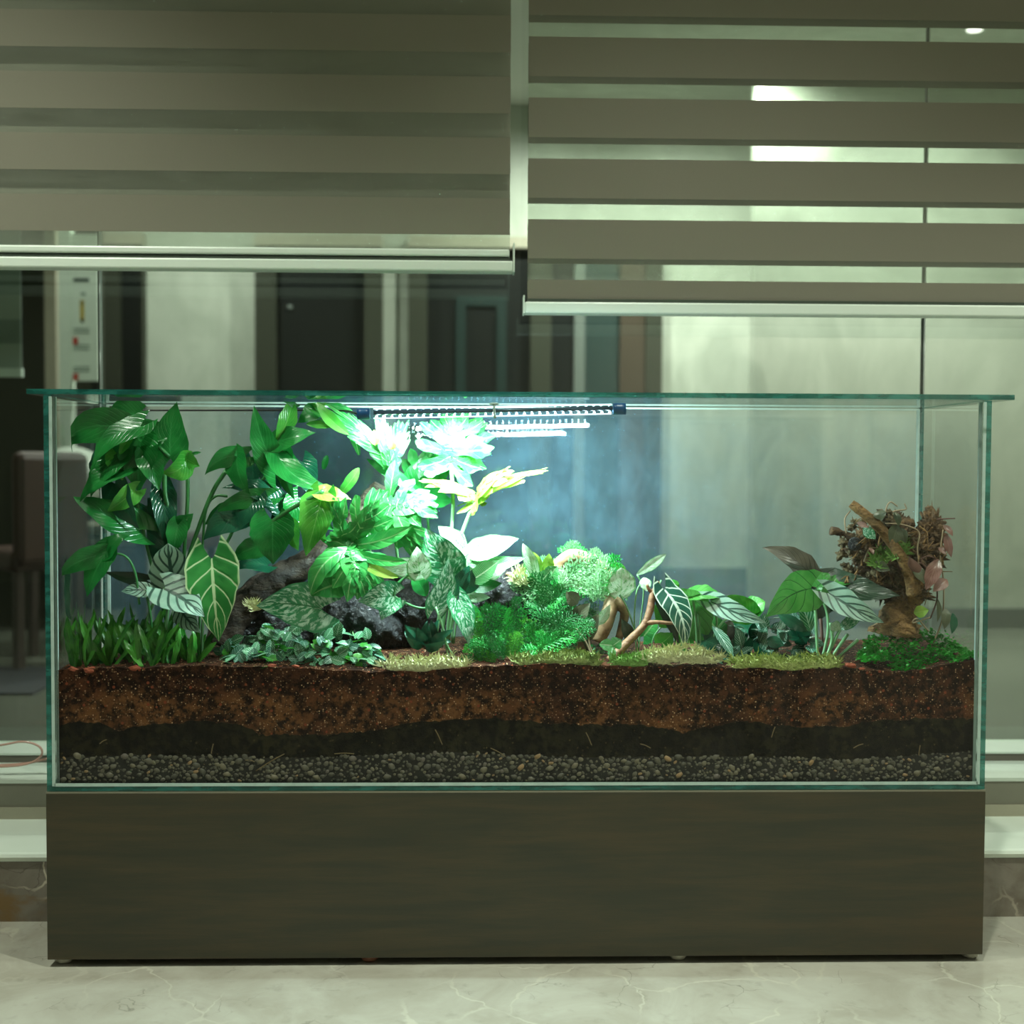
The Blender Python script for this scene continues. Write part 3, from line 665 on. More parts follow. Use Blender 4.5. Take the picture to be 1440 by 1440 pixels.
px_tube('power_cord', [(503, 582, YL), (470, 577, .14), (330, 577, .24), (180, 577, .26), (160, 577, .265), (152, 584, .27), (151, 600, .275)], .0018, plain('black_cord', (0.01, 0.01, 0.01), .5), lamp, 6, n=30)
ld = bpy.data.lights.new('led_light', 'AREA'); ld.shape = 'RECTANGLE'; ld.size = .40; ld.size_y = .012; ld.energy = 14.5; ld.color = (0.74, 1.0, 0.97)
lo = bpy.data.objects.new('led_light', ld); COL.objects.link(lo); lo.location = lp(.5, .0, -.0125); lo.rotation_euler = (math.radians(33), math.atan2(-(LB - LA).z, (LB - LA).x), 0); lo.parent = lamp

# ------------------------------------------------------------------ driftwood and rocks
def wood_mat(name, c1, c2, rough=.7, sc=30, bmp=.6):
    t = NT(name); n1 = t.noise(sc, t.pos((1, 1, 2.0)), 6, .65, .5); n2 = t.noise(sc * 4, t.pos(), 4)
    c = t.mix(t.sm(n1, .35, .65), c1, c2); c = t.mix(t.math('MULTIPLY', t.sm(n2, .5, .7), .6), c, tuple(x * .3 for x in c1))
    p = t.pr(Base_Color=c, Roughness=rough); t.set(p.inputs['Normal'], t.bump(t.math('ADD', n1, t.math('MULTIPLY', n2, .5)), bmp, .006)); return t.fin(p)
M['wood_dk'] = wood_mat('wood_dark', (0.009, 0.005, 0.003), (0.034, 0.020, 0.010))
M['wood_gr'] = wood_mat('wood_grey_bark', (0.03, 0.024, 0.015), (0.13, 0.11, 0.075), bmp=1.0)
M['wood_tan'] = wood_mat('wood_tan', (0.22, 0.12, 0.055), (0.42, 0.28, 0.16), .55, 22, .35)
M['wood_br'] = wood_mat('wood_branch', (0.16, 0.072, 0.032), (0.26, 0.13, 0.06), .6, 40, .4)
M['cork'] = wood_mat('cork_bark', (0.05, 0.028, 0.014), (0.19, 0.11, 0.05), .85, 45, 1.0)
M['cork_l'] = wood_mat('cork_branch', (0.15, 0.075, 0.022), (0.30, 0.17, 0.06), .8, 60, .9)
M['cork_g'] = wood_mat('cork_lichen', (0.05, 0.038, 0.018), (0.20, 0.15, 0.075), .9, 55, 1.0)
def rock_mat():
    t = NT('black_lava_rock'); n1 = t.noise(120, t.pos(), 5, .7); n2 = t.noise(25, t.pos(), 4)
    c = t.mix(t.sm(n1, .4, .7), (0.002, 0.002, 0.003), (0.020, 0.020, 0.026))
    p = t.pr(Base_Color=c, Roughness=.32); t.set(p.inputs['Normal'], t.bump(t.math('ADD', n1, n2), 1.0, .008)); return t.fin(p)
M['rock'] = rock_mat()
def rock(c, r, seed, label):
    V, Fa = blob(at(*c), [q * pxm(c[2]) for q in r], 5, .22, 1.5, seed, .22)
    return tag(obj('lava_rock', V, Fa, M['rock'], smooth=True), label, 'rock', 'black lava rocks')
rock((510, 868, .17), (62, 50, 58), 3.1, 'black lava rock behind the fittonia carpet')
rock((576, 856, .20), (52, 45, 62), 8.7, 'tall black lava rock rising behind the silver trailing leaves')
rock((716, 852, .17), (58, 50, 50), 5.5, 'black glittering lava rock beside the lacy green fern')
rock((395, 884, .20), (70, 40, 42), 1.9, 'dark lava rock lying under the sloping driftwood log')
lg = thing('driftwood_log', 'dark sloping driftwood log rising behind the white-veined leaf', 'driftwood')
px_tube('trunk', [(312, 905, .17), (335, 860, .17), (380, 822, .17), (430, 795, .18), (478, 765, .19)], [.030, .028, .026, .024, .020], M['wood_dk'], lg, 18, n=44, rough=.22, fq=45, jag=.25)
px_tube('upper_trunk', [(478, 768, .20), (500, 738, .20), (522, 706, .20), (536, 682, .20)], [.022, .020, .018, .013], M['wood_gr'], lg, 18, n=36, rough=.28, fq=60, jag=.4)
px_tube('stub', [(450, 790, .18), (468, 775, .16), (480, 766, .155)], [.013, .009, .005], M['wood_dk'], lg, 10, rough=.2)
ar = thing('driftwood_arch', 'pale arched driftwood hooping over the lacy fern', 'driftwood')
px_tube('arch', [(786, 812, .14), (784, 798, .14), (796, 786, .14), (815, 783, .14), (836, 792, .14), (851, 806, .14), (858, 826, .13), (860, 850, .12), (850, 878, .11), (841, 902, .11)],
        [.009, .0125, .0125, .012, .0115, .011, .0095, .013, .014, .012], M['wood_tan'], ar, 14, n=60, rough=.12, fq=40, jag=.12)
px_tube('root', [(862, 845, .12), (872, 852, .12), (878, 862, .125), (874, 885, .13), (868, 905, .13)], [.012, .010, .008, .007, .006], M['wood_tan'], ar, 10, n=26, rough=.15, fq=40)
px_tube('root', [(712, 806, .15), (724, 814, .15), (740, 824, .15), (752, 836, .155)], [.003, .006, .008, .010], M['wood_tan'], ar, 10, n=20, rough=.15, fq=40)
bf = thing('forked_branch', 'reddish brown forked branch leaning in front of the arch', 'branch')
px_tube('limb', [(858, 930, .05), (872, 914, .055), (890, 896, .06), (906, 878, .065), (914, 858, .07), (918, 836, .075), (926, 818, .08)], [.0085, .0075, .0065, .006, .006, .0055, .003], M['wood_br'], bf, 12, n=44, rough=.14, fq=60, jag=.1)
px_tube('twig', [(908, 876, .065), (922, 875, .062), (938, 876, .06), (952, 877, .058)], [.005, .0035, .003, .0022], M['wood_br'], bf, 9, n=18, rough=.15, fq=60)
px_tube('twig', [(918, 834, .076), (912, 828, .074), (910, 822, .073)], [.004, .003, .002], M['wood_br'], bf, 8)

# ------------------------------------------------------------------ big climber in the left corner
p = thing('climbing_aroid', 'large dark green climber with big split leaves in the corner nearest the notice board', 'plant')
y = .12
leaf(p, 'heart', (200, 616, y), (71, 642, y - .03), 58, G['deep'], roll=-20, bow=.12, side=.24, fold=.18)
leaf(p, 'heart', (198, 600, y - .03), (132, 656, y - .05), 52, G['deep'], roll=22, bow=.08, side=.16, fold=.15, wave=.02)
for a in (((182, 655, .1), (112, 706, .08), 44, 'deep', 20), ((207, 640, .1), (224, 690, .09), 38, 'deep', -15), ((162, 680, .1), (196, 744, .09), 44, 'dark', 15), ((228, 690, .13), (234, 772, .12), 36, 'dark', -20), ((150, 640, .13), (140, 690, .13), 36, 'dark', 10), ((190, 690, .09), (150, 720, .08), 30, 'bright', -25), ((215, 720, .14), (255, 770, .13), 40, 'dark', 10), ((222, 610, .13), (205, 640, .12), 34, 'deep', 0)):
    leaf(p, 'heart', a[0], a[1], a[2], G[a[3]], roll=a[4], bow=.15, fold=.3)
leaf(p, 'heart', (196, 585, y + .01), (150, 600, y), 50, G['deep'], roll=-10, bow=.1, side=.2, fold=.2)
leaf(p, 'heart', (240, 645, y), (249, 565, y), 54, G['deep'], roll=10, bow=-.05, side=-.06, fold=.1)
leaf(p, 'heart', (198, 622, y - .01), (196, 694, y - .02), 56, G['deep'], roll=0, bow=.15, fold=.25)
leaf(p, 'heart', (168, 640, y - .02), (172, 676, y - .03), 40, G['bright'], roll=-10, bow=.1, fold=.2)
leaf(p, 'heart', (170, 640, y - .02), (128, 700, y - .03), 46, G['deep'], roll=15, bow=.18, fold=.25)
leaf(p, 'lance', (190, 606, y - .02), (168, 640, y - .03), 14, G['bright'], fold=.3)
leaf(p, 'heart', (195, 745, y - .01), (100, 698, y - .03), 52, G['deep'], roll=20, bow=.18, side=-.08, fold=.3)
leaf(p, 'heart', (170, 690, y), (200, 712, y), 40, G['deep'], roll=30, fold=.3)
leaf(p, 'heart', (240, 792, y + .02), (208, 700, y + .02), 52, G['dark'], roll=-30, bow=.15, side=.1, fold=.1)
leaf(p, 'heart', (205, 740, y + .03), (175, 700, y + .03), 48, G['dark'], roll=-10, fold=.2)
leaf(p, 'heart', (263, 646, y - .01), (226, 664, y - .02), 36, G['bright'], roll=-35, bow=.2, side=-.15, fold=.4)
leaf(p, 'heart', (262, 645, y - .01), (281, 656, y - .01), 24, G['bright'], roll=20, fold=.3)
leaf(p, 'lance', (265, 640, y), (283, 636, y), 5, G['deep'])
leaf(p, 'heart', (246, 742, y), (272, 722, y), 30, G['deep'], roll=30, fold=.3)
leaf(p, 'heart', (250, 738, y - .01), (242, 780, y - .01), 30, G['deep'], roll=-20, fold=.2)
leaf(p, 'heart', (150, 776, .05), (122, 840, .04), 40, G['deep'], roll=10, bow=.1, fold=.25)
leaf(p, 'heart', (150, 778, .05), (184, 752, .06), 34, G['deep'], roll=-30, bow=.2, fold=.1)
leaf(p, 'heart', (142, 780, .05), (80, 812, .03), 34, G['deep'], roll=-25, bow=.1, side=.1, fold=.2)
leaf(p, 'heart', (84, 800, .05), (100, 872, .05), 44, G['dark'], roll=25, bow=.1)
stem(p, [(196, 850, .07), (190, 806, .065), (176, 782, .055), (150, 778, .05)], .0022)
stem(p, [(231, 664, y), (233, 700, y), (245, 742, y), (252, 800, y), (255, 880, y)], .0042)
stem(p, [(263, 650, y), (264, 700, y), (259, 780, y), (256, 880, y)], .0036)
stem(p, [(238, 642, y), (205, 612, y), (196, 606, y + .01), (185, 640, y), (200, 740, y), (236, 880, y + .02)], .0034)
# ------------------------------------------------------------------ second climber, wet leaves
p = thing('wet_pothos', 'green climber with wet drooping leaves above the driftwood log', 'plant')
y = .14
for a in (
 ('heart', (388, 660, y), (357, 570, y), 42, 'deep', 5, .1, -.05), ('lance', (390, 618, y), (411, 562, y), 26, 'bright', 20, .1, .05),
 ('heart', (390, 622, y), (444, 608, y - .01), 40, 'deep', -20, .15, .08), ('heart', (388, 632, y), (474, 692, y - .03), 44, 'deep', -25, .1, .22),
 ('heart', (384, 642, y + .02), (388, 698, y + .01), 52, 'dark', 0, .1, 0), ('heart', (402, 640, y - .01), (415, 704, y - .02), 30, 'deep', 25, .1, .05),
 ('heart', (345, 642, y - .01), (288, 668, y - .02), 34, 'deep', -30, .1, .2), ('heart', (333, 642, y - .02), (352, 696, y - .03), 36, 'deep', 25, .1, .05),
 ('heart', (355, 645, y + .03), (358, 690, y + .03), 26, 'dark', 0, .1, 0), ('heart', (398, 718, y), (312, 686, y - .01), 40, 'dark', 20, .15, .1),
 ('heart', (332, 716, y), (288, 738, y), 30, 'deep', -25, .1, .1), ('heart', (340, 725, y - .01), (286, 760, y - .02), 42, 'dark', -10, .1, .1),
 ('heart', (452, 702, y - .05), (430, 782, y - .06), 54, 'bright', 10, .12, -.05), ('heart', (452, 694, y - .05), (494, 702, y - .05), 34, 'lime', -35, .1, .1),
 ('heart', (452, 712, y - .05), (462, 768, y - .05), 28, 'bright', 25, .1, .1), ('heart', (384, 732, y - .04), (384, 794, y - .04), 64, 'deep', 0, .08, 0),
 ('heart', (368, 768, y - .03), (326, 790, y - .03), 32, 'deep', -15, .1, .1), ('heart', (376, 795, y), (326, 802, y), 30, 'dark', 20, .1, .1),
 ('heart', (398, 735, y), (402, 700, y + .01), 40, 'dark', 30, .1, 0), ('heart', (420, 700, y + .01), (400, 745, y), 40, 'deep', -25, .1, 0),
 ('heart', (360, 700, y - .02), (338, 745, y - .03), 44, 'dark', 15, .1, 0), ('heart', (410, 740, y - .02), (420, 775, y - .03), 30, 'bright', 25, .1, 0), ('heart', (375, 700, y - .01), (300, 722, y - .02), 30, 'deep', -20, .15, .1), ('heart', (425, 650, y + .04), (440, 700, y + .03), 40, 'dark', 0, .1, 0), ('heart', (430, 720, y + .02), (470, 745, y), 40, 'deep', 10, .1, 0), ('heart', (415, 565, y), (388, 560, y - .01), 20, 'deep', -30, .2, .2), ('heart', (446, 575, y + .02), (418, 595, y + .01), 34, 'deep', 20, .2, -.2),
 ('heart', (440, 570, y + .02), (462, 562, y), 20, 'bright', 20, .1, .1), ('strap', (455, 660, y + .1), (460, 640, y + .1), 9, 'deep', 0, .05, 0), ('strap', (478, 695, y + .03), (505, 658, y + .02), 16, 'bright', 0, .1, .05)):
    leaf(p, a[0], a[1], a[2], a[3], G[a[4]], roll=a[5], bow=a[6], side=a[7], fold=.2)
stem(p, [(410, 575, y), (390, 630, y), (372, 672, y), (350, 696, y), (328, 745, y), (305, 800, y), (300, 890, y)], .0034)
stem(p, [(455, 690, y - .05), (430, 704, y - .05), (390, 728, y - .04), (345, 768, y - .02), (318, 800, y), (310, 890, y + .02)], .0036)
stem(p, [(318, 662, y), (300, 690, y), (280, 740, y), (262, 800, y), (258, 890, y)], .0040)
stem(p, [(320, 698, y), (303, 698, y), (290, 716, y), (285, 770, y), (280, 890, y)], .0026)

# ------------------------------------------------------------------ philodendron with lobed leaves
p = thing('lobed_philodendron', 'tall philodendron with deeply lobed bright leaves under the LED lamp', 'plant')
ph = G['philo']
leaf(p, 'lobed', (633, 654, .165), (642, 584, .185), 122, ph, bow=.25, n=7, lw=.13, spread=1.0, label='lobed leaf lit white right under the lamp')
leaf(p, 'lobed', (640, 648, .19), (672, 586, .22), 100, ph, bow=.1, n=6, lw=.12)
leaf(p, 'lobed', (668, 703, .15), (712, 660, .13), 70, G['lime'], roll=-62, bow=.1, side=.05, n=6, lw=.16, web=.55)
leaf(p, 'lobed', (668, 703, .15), (762, 660, .15), 44, G['lime'], roll=-55, bow=.1, side=.1, n=5, lw=.16, web=.6)
leaf(p, 'lobed', (664, 698, .15), (596, 676, .15), 44, G['lime'], roll=45, bow=.1, side=-.05, n=5, lw=.16, web=.5)
leaf(p, 'lobed', (539, 714, .13), (612, 712, .11), 92, ph, roll=-15, bow=.1, n=6, lw=.14, web=.3)
leaf(p, 'lobed', (545, 720, .14), (596, 780, .13), 62, ph, roll=15, bow=.1, n=5, lw=.16, web=.4)
leaf(p, 'lobed', (490, 766, .08), (538, 694, .07), 76, ph, roll=15, bow=.1, n=5, lw=.15, web=.3)
leaf(p, 'lobed', (490, 766, .08), (470, 702, .07), 56, ph, roll=-20, bow=.1, n=4, lw=.16, web=.3)
leaf(p, 'lance', (490, 766, .08), (580, 740, .05), 24, ph, bow=.05, side=.08)
leaf(p, 'lobed', (490, 768, .07), (508, 836, .03), 112, ph, roll=-10, bow=.15, n=6, lw=.14, web=.26)
leaf(p, 'strap', (492, 772, .065), (436, 836, .04), 26, ph, bow=.2, side=.12)
leaf(p, 'strap', (496, 775, .065), (572, 790, .04), 16, ph, bow=.1, side=.08)
leaf(p, 'strap', (505, 785, .06), (560, 812, .03), 14, G['lime'], bow=.1, side=.08)
leaf(p, 'lobed', (590, 706, .22), (600, 636, .22), 110, G['deep'], bow=.1, n=6, lw=.13, web=.4)
leaf(p, 'lobed', (548, 652, .15), (452, 578, .13), 46, ph, bow=.1, side=.06, n=7, lw=.12, spread=.6)
leaf(p, 'lobed', (548, 652, .14), (536, 592, .12), 36, ph, bow=.1, n=5, lw=.16, spread=.6)
leaf(p, 'lobed', (550, 655, .15), (566, 596, .16), 44, ph, bow=.1, n=5, lw=.16, spread=.7)
leaf(p, 'lance', (446, 566, .13), (492, 612, .11), 18, G['bright'], side=.06)
leaf(p, 'lance', (452, 566, .15), (496, 578, .15), 10, G['deep'])
leaf(p, 'lance', (470, 600, .14), (430, 596, .14), 12, G['bright'])
leaf(p, 'lance', (505, 640, .16), (490, 580, .17), 16, G['philo'])
leaf(p, 'ellip', (528, 626, .12), (526, 604, .11), 14, G['lime'], fold=.5, label='pale yellow furled new leaf')
leaf(p, 'ellip', (552, 632, .12), (550, 616, .11), 12, G['lime'], fold=.5, label='pale yellow furled new leaf')
leaf(p, 'lance', (548, 700, .14), (556, 646, .13), 20, ph, fold=.3)
leaf(p, 'lance', (600, 700, .16), (515, 645, .18), 18, G['deep'])
stem(p, [(634, 652, .165), (637, 700, .16), (635, 745, .15), (628, 800, .13), (612, 900, .14)], .0036, M['stem_l'])
stem(p, [(669, 702, .15), (655, 735, .14), (643, 770, .13), (630, 830, .12), (620, 910, .12)], .0036, M['stem_l'])
stem(p, [(548, 652, .15), (549, 700, .15), (556, 760, .16), (575, 900, .17)], .0032, M['stem_l'])
stem(p, [(540, 714, .13), (526, 730, .13), (520, 770, .14), (540, 900, .17)], .0024, M['stem_l'])
stem(p, [(590, 706, .22), (603, 745, .21), (600, 900, .19)], .0026)
stem(p, [(490, 767, .08), (505, 790, .12), (530, 900, .16)], .0026, M['stem_l'])

# ------------------------------------------------------------------ silver scindapsus, trailing over the rocks
p = thing('silver_scindapsus', 'trailing plant with silver splashed heart leaves over the black rocks', 'plant')
for a in (
 ('heart', (452, 856, .05), (360, 852, .03), 70, 'silver', -12, .08, .06), ('heart', (630, 806, .09), (598, 742, .08), 62, 'silver', 0, .06, 0), ('heart', (614, 852, .06), (630, 784, .05), 40, 'silver', 25, .06, .05),
 ('heart', (555, 838, .05), (503, 846, .03), 46, 'silver', -20, .1, .05), ('heart', (552, 845, .05), (536, 872, .04), 36, 'silver', 20, .1, 0), ('heart', (644, 845, .05), (659, 908, .03), 34, 'silver', 0, .06, -.06),
 ('ellip', (650, 848, .07), (681, 873, .05), 26, 'deep', 0, .06, .1), ('heart', (478, 822, .05), (437, 838, .04), 38, 'philo', 0, .12, .05), ('heart', (590, 806, .06), (586, 768, .06), 36, 'palev', 0, .1, 0),
 ('heart', (588, 802, .07), (528, 796, .05), 32, 'palev', -20, .1, .06), ('ellip', (640, 838, .08), (660, 795, .07), 24, 'dark', 0, .1, 0), ('ellip', (600, 838, .1), (580, 805, .1), 24, 'deep', 0, .1, 0)):
    leaf(p, a[0], a[1], a[2], a[3], G[a[4]], roll=a[5], bow=a[6], side=a[7], fold=.12)
stem(p, [(478, 822, .05), (492, 828, .05), (510, 822, .06), (522, 824, .06)], .0022)
stem(p, [(553, 838, .05), (558, 822, .05), (575, 808, .06), (590, 804, .06), (606, 790, .08)], .0024)
stem(p, [(553, 838, .05), (570, 848, .06), (590, 855, .07), (612, 854, .07), (644, 850, .06)], .0022)
stem(p, [(612, 852, .07), (622, 880, .06), (628, 910, .06), (632, 930, .05)], .0022, M['stem_l'])
stem(p, [(620, 870, .07), (628, 905, .06), (640, 925, .05)], .0018, M['stem_l'])
# ------------------------------------------------------------------ striped plant in the centre
p = thing('striped_calathea', 'bushy plant with white striped leaves beside the black glittering rock', 'plant')
for a in (
 ('ellip', (648, 776, .12), (730, 757, .09), 40, 'palev', -20, .12, .12), ('ellip', (652, 776, .13), (616, 740, .12), 30, 'palev', 10, .1, 0), ('ellip', (656, 792, .1), (740, 784, .08), 26, 'strp', -20, .1, .14),
 ('ellip', (658, 818, .08), (702, 788, .06), 28, 'strp', 0, .1, .05), ('ellip', (662, 806, .11), (712, 800, .11), 30, 'palev', 0, .1, .05), ('ellip', (660, 824, .1), (706, 820, .08), 22, 'deep', -10, .1, .08),
 ('ellip', (640, 812, .1), (636, 770, .1), 26, 'strp', 0, .08, .05), ('ellip', (650, 820, .1), (668, 772, .1), 26, 'palev', 0, .08, 0), ('ellip', (655, 835, .08), (665, 800, .07), 28, 'dark', 15, .1, 0), ('ellip', (640, 842, .11), (612, 806, .11), 24, 'strp', 0, .1, 0),
 ('ellip', (646, 830, .12), (690, 840, .1), 20, 'palev', 0, .1, .1), ('ellip', (636, 800, .14), (650, 745, .15), 30, 'palev', 0, .1, 0)):
    leaf(p, a[0], a[1], a[2], a[3], G[a[4]], roll=a[5], bow=a[6], side=a[7], fold=.15)
for q in ((648, 776, .12), (656, 792, .1), (658, 818, .09), (640, 812, .1), (652, 776, .13), (660, 824, .1), (636, 800, .14)):
    stem(p, [q, (q[0] * .5 + 315, (q[1] + 880) / 2, .11), (630 + U(-8, 8), 905, .11)], .0022, M['stem_l'])
p = thing('dark_calathea', 'small dark glossy leaved plant below the striped plant', 'plant')
for i in range(16):
    a = U(-1.4, 1.4); l = U(26, 44); b = (596 + U(-10, 14), 905 + U(-8, 6), .07 + U(0, .04))
    leaf(p, 'ellip', b, (b[0] + l * math.sin(a), b[1] - l * math.cos(a) * .9, b[2] - U(0, .03)), U(12, 19), G['dark'], roll=U(-40, 40), bow=.2, fold=.15)

# ------------------------------------------------------------------ strap fern carpet, left
p = thing('strap_fern', 'dense clump of short upright strap leaves at the foot of the big climber', 'plant')
for i in range(150):
    yb_ = U(.02, .16); bx = U(74, 292); by = 940 - (yb_ - .02) * 150 + U(-4, 4)
    if bx > 235 and R() < .35: continue
    h = U(38, 88) * (1.0 if bx < 250 else .75) * (1 - .25 * R()); a = U(-.75, .75)
    leaf(p, 'strap', (bx, by, yb_), (max(76, bx + h * math.sin(a)), by - h * math.cos(a), max(.014, yb_ + U(-.03, .02))), U(6, 11), G['fern'] if R() < .85 else G['bright'], roll=U(-45, 45), bow=U(-.05, .15), fold=.2, wave=.12, wn=3)
# ------------------------------------------------------------------ alocasias, left
p = thing('dragon_alocasia', 'silvery alocasia with dark veined scaly leaves above the strap fern', 'plant')
leaf(p, 'round', (247, 836, .09), (236, 764, .08), 62, G['dragon'], bow=.05, fold=.1, roll=-8)
leaf(p, 'heart', (232, 828, .06), (288, 868, .04), 62, G['dragon'], bow=.1, fold=.12, roll=-25)
leaf(p, 'heart', (205, 830, .07), (170, 832, .06), 26, G['dragon'], bow=.08, fold=.12, roll=20)
leaf(p, 'heart', (206, 816, .1), (146, 804, .1), 20, G['blackg'], bow=.08, roll=-20)
leaf(p, 'heart', (255, 860, .07), (282, 890, .05), 34, G['dragon'], bow=.08, fold=.12, roll=10)
stem(p, [(240, 830, .1), (236, 860, .1), (230, 930, .1)], .003, M['stem_l']); stem(p, [(232, 828, .07), (215, 850, .08), (206, 880, .09), (204, 930, .09)], .0028, M['stem_l'])
stem(p, [(205, 830, .07), (212, 870, .08), (214, 930, .09)], .0024)
p = thing('white_veined_alocasia', 'arrow shaped alocasia leaf with bold white veins beside the dark log', 'plant')
leaf(p, 'arrow', (298, 786, .07), (308, 902, .05), 78, G['wvein'], bow=.06, fold=.1, wave=.05, wn=5, roll=0)
stem(p, [(298, 786, .075), (292, 830, .09), (285, 880, .1), (284, 930, .1)], .003, M['stem_l'])

# ------------------------------------------------------------------ fittonia carpets
def shared(kind, mats, fold=.15, cup=.0, nr=6, nc=2):
    V, Fa, UV = leaf_local(kind, nr, nc, fold, cup=cup); V = [(x * .5, y_, z * .5 - .25 * y_ * y_) for x, y_, z in V]; out = []
    for m in mats:
        me = bpy.data.meshes.new('leaf'); me.from_pydata(V, [], Fa); ul = me.uv_layers.new(name='UVMap')
        for l in me.loops: ul.data[l.index].uv = UV[l.vertex_index]
        me.polygons.foreach_set('use_smooth', [True] * len(Fa)); me.materials.append(m); out.append(me)
    return out
def rosette_leaf(parent, mes, c, n_up, az, tilt, L, Wd):
    ax = Vector((math.cos(az), math.sin(az), 0)); d = (ax * math.cos(tilt) + Vector((0, 0, 1)) * math.sin(tilt)); nn = (Vector((0, 0, 1)) * math.cos(tilt) - ax * math.sin(tilt)); x = d.cross(nn)
    Mx = Matrix(((x.x * Wd, d.x * L, nn.x * Wd, c.x), (x.y * Wd, d.y * L, nn.y * Wd, c.y), (x.z * Wd, d.z * L, nn.z * Wd, c.z), (0, 0, 0, 1)))
    return inst('leaf', random.choice(mes), Mx, parent)
def faced_leaf(parent, mes, c, ang, jit, L, Wd, name='leaf'):
    nn = Vector((U(-jit, jit), -1, .45 + U(-jit, jit))).normalized(); d = Vector((math.sin(ang), 0, math.cos(ang))); d = (d - nn * d.dot(nn)).normalized(); x = d.cross(nn)
    Mx = Matrix(((x.x * Wd, d.x * L, nn.x * Wd, c.x), (x.y * Wd, d.y * L, nn.y * Wd, c.y), (x.z * Wd, d.z * L, nn.z * Wd, c.z), (0, 0, 0, 1)))
    return inst(name, random.choice(mes), Mx, parent)
def carpet(name, label, x0, x1, prof_top, base_y, mats, n, lpx, group=None, kind='ellip', ydep=(.02, .13), rat=.62, cat='plant', tl=(-.5, .7)):
    t = thing(name, label, cat, group); mes = shared(kind, mats)
    for i in range(n):
        px = U(x0, x1); f = R(); yd = ydep[0] + (ydep[1] - ydep[0]) * (f * .7 + .3 * R()); top = interp(prof_top, px)
        py = base_y - (base_y - top) * f * U(.75, 1.0); L = U(*lpx) * pxm(yd)
        if R() < .7: faced_leaf(t, mes, at(px, py, yd), U(-3.1, 3.1), .8, L, L * rat * U(.85, 1.15))
        else: rosette_leaf(t, mes, at(px, py, yd), None, U(-math.pi, 0), U(*tl), L, L * rat)
    return t
carpet('fittonia_carpet', 'low carpet of small white-veined nerve plant leaves along the front soil', 312, 530, [(312, 905), (340, 895), (380, 880), (420, 868), (460, 870), (500, 885), (530, 905)], 936, [G['fit'], G['fit'], G['fitd'], G['bright']], 250, (13, 21), kind='round', rat=.8)
carpet('dark_fittonia', 'dark nerve plant with silver veined leaves left of the purple alocasia stems', 1010, 1140, [(1010, 890), (1060, 868), (1110, 862), (1140, 870)], 925, [G['fitd'], G['fitd'], G['dark']], 95, (20, 32), rat=.62, ydep=(.05, .16))

# ------------------------------------------------------------------ lacy fern (spike moss)
def frond_mesh(mat, seed):
    V, Fa = [], []; rnd = random.Random(seed)
    def blade(x, y, z, an, l_, w_):
        b = len(V); dx, dy = math.sin(an), math.cos(an)
        V.extend([(x, y, z), (x + dx * l_ * .45 - dy * w_, y + dy * l_ * .45 + dx * w_, z + .015), (x + dx * l_, y + dy * l_, z - .02), (x + dx * l_ * .45 + dy * w_, y + dy * l_ * .45 - dx * w_, z + .015)]); Fa.append((b, b + 1, b + 2, b + 3))
    for i in range(10):
        t = (i + .6) / 10; L = .40 * math.sin(3.14 * (t * .82 + .14)) * rnd.uniform(.8, 1.15)
        for s_ in (-1, 1):
            a = (1.05 - .35 * t) * s_ + rnd.uniform(-.12, .12); z = -.35 * t * t + rnd.uniform(-.03, .03)
            for q in range(3):
                u = (q + .35) / 3; x, y_ = math.sin(a) * L * u, t + math.cos(a) * L * u
                for s2 in (-1, 1): blade(x, y_, z - .10 * u, a + s2 * .75, .115 * (1.15 - .4 * u), .026)
            blade(math.sin(a) * L * .8, t + math.cos(a) * L * .8, z - .1, a, .12, .026)
            blade(0, t, z, a, L, .012)
    b = len(V)
    for i in range(9):
        t = i / 8
        V += [(-.008, t, -.35 * t * t - .004), (.008, t, -.35 * t * t - .004)]
    for i in range(8): Fa.append((b + 2 * i, b + 2 * i + 1, b + 2 * i + 3, b + 2 * i + 2))
    me = bpy.data.meshes.new('frond'); me.from_pydata(V, [], Fa); me.uv_layers.new(name='UVMap'); me.materials.append(mat); return me
def lacy(label, specs, mats, n):
    t = thing('lacy_fern', label, 'fern'); mes = [frond_mesh(m, 11 + i) for i, m in enumerate(mats)]
    for i in range(n):
        cx, cy, rx, ry, yd = random.choice(specs); px, py = cx + U(-rx, rx), cy + U(-ry, ry); dpt = yd + U(-.035, .05)
        L = U(30, 60) * pxm(dpt)
        c = at(px, py + 8, max(.035, dpt)); faced_leaf(t, mes, c, random.gauss(0, 1.0), .9, L, L * 1.15, 'frond')
    return t
lacy('bright green lacy fern bush in front of the black glittering rock', [(730, 888, 45, 30, .08), (700, 905, 25, 20, .06), (775, 890, 35, 28, .08), (745, 915, 50, 14, .05), (770, 850, 28, 20, .1)], [G['lace'], G['laced'], G['lace'], G['laced'], G['bright']], 85)
lacy('pale frosty lacy fern growing under the driftwood arch', [(815, 830, 38, 18, .12), (840, 820, 25, 14, .13), (795, 812, 15, 14, .13)], [G['lacel'], G['lacel'], G['lace']], 34)
